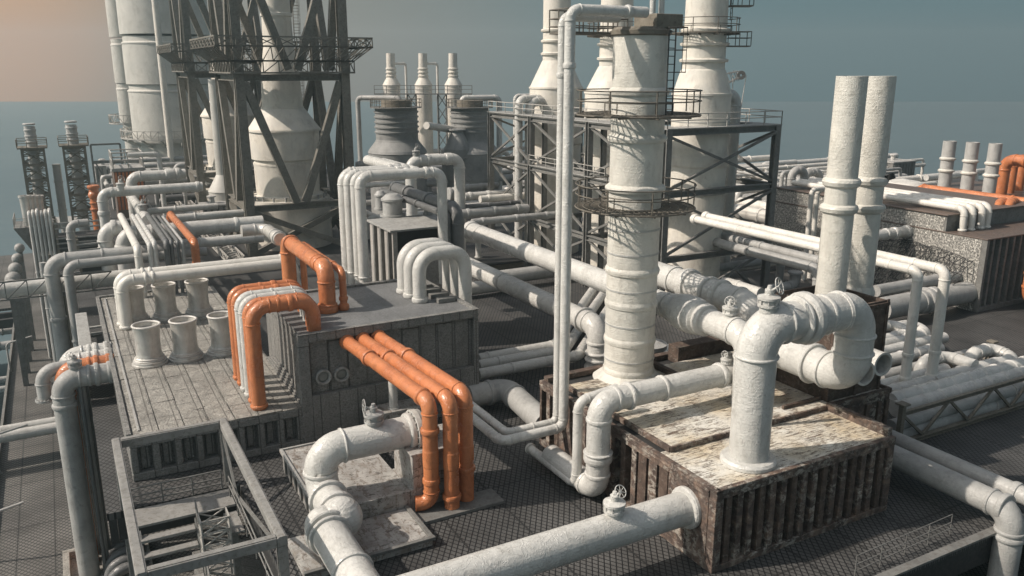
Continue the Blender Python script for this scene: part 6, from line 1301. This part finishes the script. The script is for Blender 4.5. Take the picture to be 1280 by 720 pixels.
# three small chimneys with side pipes
for k, x in enumerate((490, 529.5, 566.5)):
    D = 165; b = PD(x + 1, 150, D); b.z = 0; z = lambda y: PD(x, y, D).z; r0 = rpx(b, 10.3); r1 = rpx(b, 5.6)
    t = thing('bottle_chimney', ('left', 'middle', 'right')[k] + ' one of three bottle-shaped white chimneys on the skyline', 'chimney', b, 'bottle chimneys on the skyline'); m = MB(); m.lathe([(r0, 0), (r0, z(107)), (r0 * 1.06, z(106)), (r1 * 1.05, z(97)), (r1, z(96)), (r1 * .92, z(67)), (r1 * .7, z(67)), (r1 * .7, z(70)), (1e-6, z(70))], b, (0, 0, 1), 32); m.build('shell', M['vessel'], t)
    for y in (95, 90.5, 86): m = MB(); m.lathe([(r1, -.2), (r1 * 1.16, -.1), (r1 * 1.16, .1), (r1, .2)], b + V3(0, 0, z(y)), (0, 0, 1), 28); m.build('ring', M['vessel'], t)
    for y in (107, 112): m = MB(); m.lathe([(r0, -.15), (r0 * 1.05, -.1), (r0 * 1.05, .1), (r0, .15)], b + V3(0, 0, z(y)), (0, 0, 1), 28); m.build('ring', M['vessel'], t)
    if k < 2: pipe('vent_pipe', ('left', 'right')[k] + ' one of two thin pale pipes bent out of the bottle chimneys and down', [b + V3(0, 0, z(79.5)), V3(*PD(x + 17, 79, D).xy, z(79.5)), V3(*PD(x + 17, 79, D).xy, 4)], .25, 'cream', n=10)
sk = PD(505, 118, 160); e = PD(592, 118, 160); g = thing('skyline_gantry', 'dark lattice gantry with railing around the bottle chimneys', 'gantry', (sk.x, sk.y, 0)); 
for (x0, x1) in ((509, 520), (547, 558)):
    a, c = PD(x0, 117, 160), PD(x1, 117, 160); m = MB(); zz_ = a.z
    for p in (a, c): m.beam((p.x, p.y, 0), (p.x, p.y, zz_), .22, .22)
    k = 6
    for j in range(k): m.beam((a.x, a.y, zz_ * j / k), (c.x, c.y, zz_ * (j + 1) / k), .16, .16); m.beam((c.x, c.y, zz_ * j / k), (a.x, a.y, zz_ * (j + 1) / k), .16, .16)
    m.build('lattice_leg', M['steel'], g)
m = MB(); a, c = PD(468, 117.5, 160), PD(590, 117.5, 160); m.beam(a, c, 1.2, .2); m.build('gantry_floor', M['steel'], g); railing([a, c], 1.6, M['steel'], g, step=2.4, r=.06)
# ------------------------------------------------------------------ pipework between the hut and the cooling vessels
b = PD(575, 258, 84); t = along(b, 'z', 574, 198); l = along(t, 'u', 513, 202); ll = along(l, 'z', 515, 240)
o = pipe('portal_pipe', 'thick white portal pipe with collars and a hand valve behind the hut', [V3(b.x, b.y, 0), t, l, V3(l.x, l.y, 0)], rpx(b, 6.8), 'white', bend=1.3, n=24, fl=[(1, .25, .6, 1.12), (1, .65, .4, 1.15), (0, .3, .3, 1.15), (2, .3)])
valve(o, l + V3(.6, 0, .45), .7, 'grey', (.3, -.5, .4), .5)
TKS = PD(468, 205, 100); o = pipe('vessel_drum', 'horizontal pale drum lying behind the tall portal pipes', [PD(445, 207, 100), PD(491, 205, 100)], rpx(TKS, 5), 'grey', cat='tank', n=20, fl=[(0, .1), (0, .9)])
CL = [(560, 243, 576, 7.5, 88, 'grey', 'short fat grey pipe with end collar behind the thick portal pipe'), (580, 246, 640, 5, 92, 'white', 'pale low pipe right of the thick portal pipe'), (580, 235, 622, 4.2, 96, 'greyvessel', 'dark ribbed pipe right of the thick portal pipe'), (572, 260, 650, 3.5, 84, 'dark', 'thin dark pipe below the thick portal pipe'), (574, 268, 660, 6, 82, 'grey', 'fat grey pipe below the thick portal pipe'), (600, 249, 690, 4.5, 89, 'cream', 'pale pipe entering the steel tower low down'), (455, 232, 520, 3, 96, 'cream', 'thin pale pipe under the tall portal pipes'), (590, 278, 700, 4.5, 79, 'grey', 'grey pipe at the start of the long transfer pipe')]
for x0, y0, x1, rr, D, mt, lab in CL:
    s = PD(x0, y0, D); e = along(s, 'u', x1, y0); pipe('low_pipe', lab, [s, e], rpx(s, rr), mt, n=16, fl=[(0, .12, .4, 1.15), (0, .5, .4, 1.15), (0, .85, .4, 1.15)])
s = P(600, 335, .2); t = thing('skid', 'low dark skid with a small pale hooked pipe under the long transfer pipe', 'platform', s)
m = MB(); m.box(s.x - 3, s.x + 5, s.y - 1, s.y + 3.5, .55, .75); m.build('skid_plate', M['black'], t); m = MB(); m.box(s.x - 2.6, s.x + 4.6, s.y - .7, s.y + 3.2, 0, .548); m.build('skid_base', M['steelbrown'], t)
pq = P(598, 321, .8); pipe('hooked_pipe', 'small pale hooked pipe on the low dark skid', [V3(pq.x, pq.y, .755), V3(pq.x, pq.y, 2.6), V3(pq.x - 1.6, pq.y, 2.8)], .3, 'white', n=14, endfl=(True, False))
s = P(640, 345, 1.2); e = along(s, 'u', 706, 330); pipe('low_pipe', 'grey pipe lying crosswise under the long transfer pipe', [s - V3(2, 0, 0), e], rpx(s, 9), 'grey', n=20)
s = P(595, 360, .8); pipe('low_pipe', 'pale low pipe emerging beside the white hairpin pipes', [s - V3(7, 0, 0), along(s, 'u', 640, 350)], .6, 'white', n=18)
s = PD(812, 420, 52); m = MB(); m.lathe([(.95, 0), (.95, 3.0), (1.12, 3.05), (1.12, 3.3), (1e-6, 3.35)], (s.x, s.y, .0), (0, 0, 1), 28); o = m.build('drum', M['grey']); tag(o, 'grey lidded drum standing just right of the crinkled stack', 'drum')
s = P(815, 458, 1.0); pipe('low_pipe', 'fat pale pipe lying on the deck behind the rusty block', [s, along(s, 'u', 905, 430)], .8, 'white', n=22)
s = P(825, 440, 1.0); pipe('low_pipe', 'slimmer pale pipe lying on the deck behind the rusty block', [s, along(s, 'u', 905, 415)], .45, 'white', n=18)

# ------------------------------------------------------------------ distant plant: pipe runs, tanks and modules
rnd = random.Random(23)
def far_line(x0, x1, yb, n, D0, D1, grp, lab, mats, rr=(1.6, 3.6)):
    for k in range(n):
        D = rnd.uniform(D0, D1); x = rnd.uniform(x0, x1); z = rnd.choice((.8, 1.5, 2.4, 3.3, 4.2)); 
        q = CAM + ray(x, yb) * (D / FPX); q = V3(min(q.x, 122), q.y, z); L = rnd.uniform(8, 24); L = min(L, 136 - q.x); ax = V3(1, 0, 0) if rnd.random() < .72 else V3(0, 1, 0)
        r_ = rnd.uniform(.22, .62); pts = [q, q + ax * L]
        if rnd.random() < .55: pts = [V3(q.x, q.y, 0)] + pts
        if rnd.random() < .55: pts = pts + [V3(*(pts[-1].xy), 0)]
        pipe('far_pipe', lab, pts, r_, rnd.choice(mats), n=10, joints=False, group=grp, fl=[(len(pts) // 2 - 0 if len(pts) > 2 else 0, .4)] if len(pts) > 2 else [(0, .4)])
def far_boxes(x0, x1, yb, n, D0, D1, grp, lab, mats):
    for k in range(n):
        D = rnd.uniform(D0, D1); x = x0 + (x1 - x0) * (k + .5) / n; q = CAM + ray(x, yb) * (D / FPX); w, d, h = rnd.uniform(2, 6), rnd.uniform(2, 6), rnd.uniform(1.4, 4.2); t = thing('far_module', lab, 'machine housing', (q.x, q.y, 0), grp)
        m = MB(); m.box(q.x - w / 2, q.x + w / 2, q.y - d / 2, q.y + d / 2, 0, h); m.build('housing', M[rnd.choice(mats)], t)
        m = MB(); m.box(q.x - w / 2 - .15, q.x + w / 2 + .15, q.y - d / 2 - .15, q.y + d / 2 + .15, h + .002, h + .2); m.build('lid', M['steelpale'], t)
        m = MB()
        for j in range(int(w / .8)): m.box(q.x - w / 2 + .2 + j * .8, q.x - w / 2 + .5 + j * .8, q.y - d / 2 - .1, q.y - d / 2 - .003, .2, h - .2)
        m.build('rib', M['steel'], t)
        m = MB(); c = V3(q.x + rnd.uniform(-w / 3, w / 3), q.y, h + .2); m.lathe([(.4, 0), (.4, .8), (.6, .85), (.6, 1.0), (.3, 1.1), (1e-6, 1.1)], c, (0, 0, 1), 14); m.build('vent_cap', M['white'], t)
far_line(890, 1110, 235, 46, 100, 150, 'pipe runs of the distant deck on the right', 'pale pipe of the crowded distant deck right of the steel tower', ['cream', 'white', 'grey', 'cream', 'white'])
far_boxes(900, 1120, 235, 14, 112, 150, 'modules of the distant deck on the right', 'grey ribbed module on the crowded distant deck right of the steel tower', ['steel', 'greyvessel', 'hut'])
far_line(1100, 1290, 240, 26, 100, 136, 'pipe runs behind the mottled building', 'pale pipe in the crowded yard behind the mottled building', ['cream', 'white', 'grey'])
far_boxes(1105, 1290, 240, 8, 108, 136, 'modules behind the mottled building', 'grey ribbed module in the yard behind the mottled building', ['steel', 'hut'])
far_line(455, 680, 220, 44, 92, 175, 'pipe runs among the cooling vessels', 'pipe in the crowded yard around the cooling vessels', ['white', 'grey', 'cream', 'grey'])
far_boxes(460, 680, 220, 10, 125, 170, 'modules around the cooling vessels', 'grey ribbed module in the yard around the cooling vessels', ['steel', 'greyvessel'])
far_line(118, 300, 240, 36, 92, 150, 'pipe runs at the far left', 'pipe in the crowded yard at the far left around the jacket towers', ['white', 'grey', 'grey', 'dark'])
far_boxes(125, 300, 240, 9, 105, 160, 'modules at the far left', 'grey ribbed module in the yard at the far left', ['steel', 'hut', 'brownplate'])
# lattice gangways beside the jackets
for k, (x0, y0, x1, y1, D, lab) in enumerate(((250, 292, 292, 326, 80, 'pale lattice gangway leaning at the near jacket tower foot'), (215, 248, 245, 268, 104, 'pale lattice gangway at the rear jacket tower foot'))):
    s = PD(x0, y0, D); s.z = .3; s = P(x0, y0, .3); e = along(s, 'v', x1, y1); t = thing('gangway', lab, 'gangway', s); m = MB(); w = V3(1.6, 0, 0); n = 9
    for o_ in (V3(0, 0, 0), w):
        for dz in (0, .75): m.beam(s + o_ + V3(0, 0, dz), e + o_ + V3(0, 0, dz), .12, .12)
        for j in range(n): a, c = s.lerp(e, j / n) + o_, s.lerp(e, (j + 1) / n) + o_; m.beam(a, c + V3(0, 0, .75), .07, .07); m.beam(c, a + V3(0, 0, .75), .07, .07)
    for j in range(n * 2): a = s.lerp(e, j / n / 2); m.beam(a, a + w, .1, .06); m.beam(a, s.lerp(e, min(1, (j + 2) / n / 2)) + w + V3(0, 0, .75), .06, .06)
    m.build('lattice', M['railpale'], t)
# small tank skirts right of the rear jacket
b = PD(281, 250, 118); b.z = 0; t = thing('cone_tank', 'small pale cone-topped tank between the two jacket towers', 'tank', b); r_ = rpx(b, 18); m = MB(); z1 = PD(267, 238, 118).z; z2 = PD(267, 217, 118).z
m.lathe([(r_, 0), (r_, z1), (r_ * 1.04, z1), (r_ * .42, z2), (r_ * .40, z2 + 13)], b, (0, 0, 1), 36); m.build('shell', M['tank'], t)


# racks and modules on the lower level at the left
for k, (x, y, D, w, h, lab) in enumerate(((100, 300, 92, 2.2, 5, 'dark slatted rack below the right small truss tower'), (88, 345, 84, 1.6, 4, 'dark slatted rack in front of the slim tube bundle, far left'), (118, 330, 80, 1.2, 5, 'dark slatted rack between the orange column and the grey columns'))):
    c = PD(x, y, D); t = thing('slatted_rack', lab, 'rack', (c.x, c.y, ZL))
    for sx in (-w, w):
        for sy in (0, 2): m = MB(); m.beam((c.x + sx, c.y + sy, ZL), (c.x + sx, c.y + sy, c.z + h * .5), .22, .22); m.build('post', M['steelbrown'], t)
    for j in range(9):
        z = c.z - h * .5 + j * h / 9; m = MB(); m.box(c.x - w - .1, c.x + w + .1, c.y - .16, c.y - .02, z, z + .16); m.build('slat', M['steelpale' if j % 3 else 'steel'], t)
    m = MB(); m.box(c.x - w, c.x + w, c.y + .1, c.y + 1.9, c.z - h * .45, c.z + h * .1); m.build('cabinet', M['black'], t)
for k, (x, y, D, r_, h, lab) in enumerate(((77, 255, 112, .5, 9, 'pale slim standpipe between the two small truss towers'), (91, 312, 88, .42, 5, 'grey hooked standpipe below the orange column'), (60, 375, 80, .3, 6, 'thin post pipe left of the grey columns'))):
    c = PD(x, y, D); pipe('standpipe', lab, [V3(c.x, c.y, ZL), V3(c.x, c.y, c.z + h * .55), V3(c.x + (1.8 if k == 1 else .01), c.y, c.z + h * .55 + (.0 if k == 1 else .4))], r_, 'white' if k < 1 else 'grey', n=16, fl=[(0, .9), (0, .7)])
c = PD(75, 275, 118); t = thing('side_module', 'low pale deck slab carrying the standpipe between the small truss towers', 'platform', (c.x, c.y, -20)); m = MB(); m.box(c.x - 3.2, c.x + 3.2, c.y - 3, c.y + 3, c.z - .8, c.z); m.build('slab', M['steelpale'], t, bevel=.05); m = MB()
for sx in (-2.6, 2.6): m.beam((c.x + sx, c.y, -30), (c.x + sx, c.y, c.z - .8), .5, .5)
m.build('leg', M['steelbrown'], t)
c = PD(92, 325, 100); t = thing('side_module', 'grey boxy module on legs under the small truss towers, left edge', 'machine housing', (c.x, c.y, ZL)); m = MB(); m.box(c.x - 4, c.x + 5, c.y - 2, c.y + 4, ZL, c.z + 1.2); m.build('housing', M['steel'], t, bevel=.05)
railing([V3(c.x - 4, c.y - 2, c.z + 1.2), V3(c.x + 5, c.y - 2, c.z + 1.2)], 1.1, M['railpale'], t, step=1.2, r=.05)
# ------------------------------------------------------------------ wrap up
for o in bpy.data.objects:
    if '_b' in o: del o['_b']
for l, n in LABELS.items():
    if len(n) > 1: print('dup label', len(n), l)
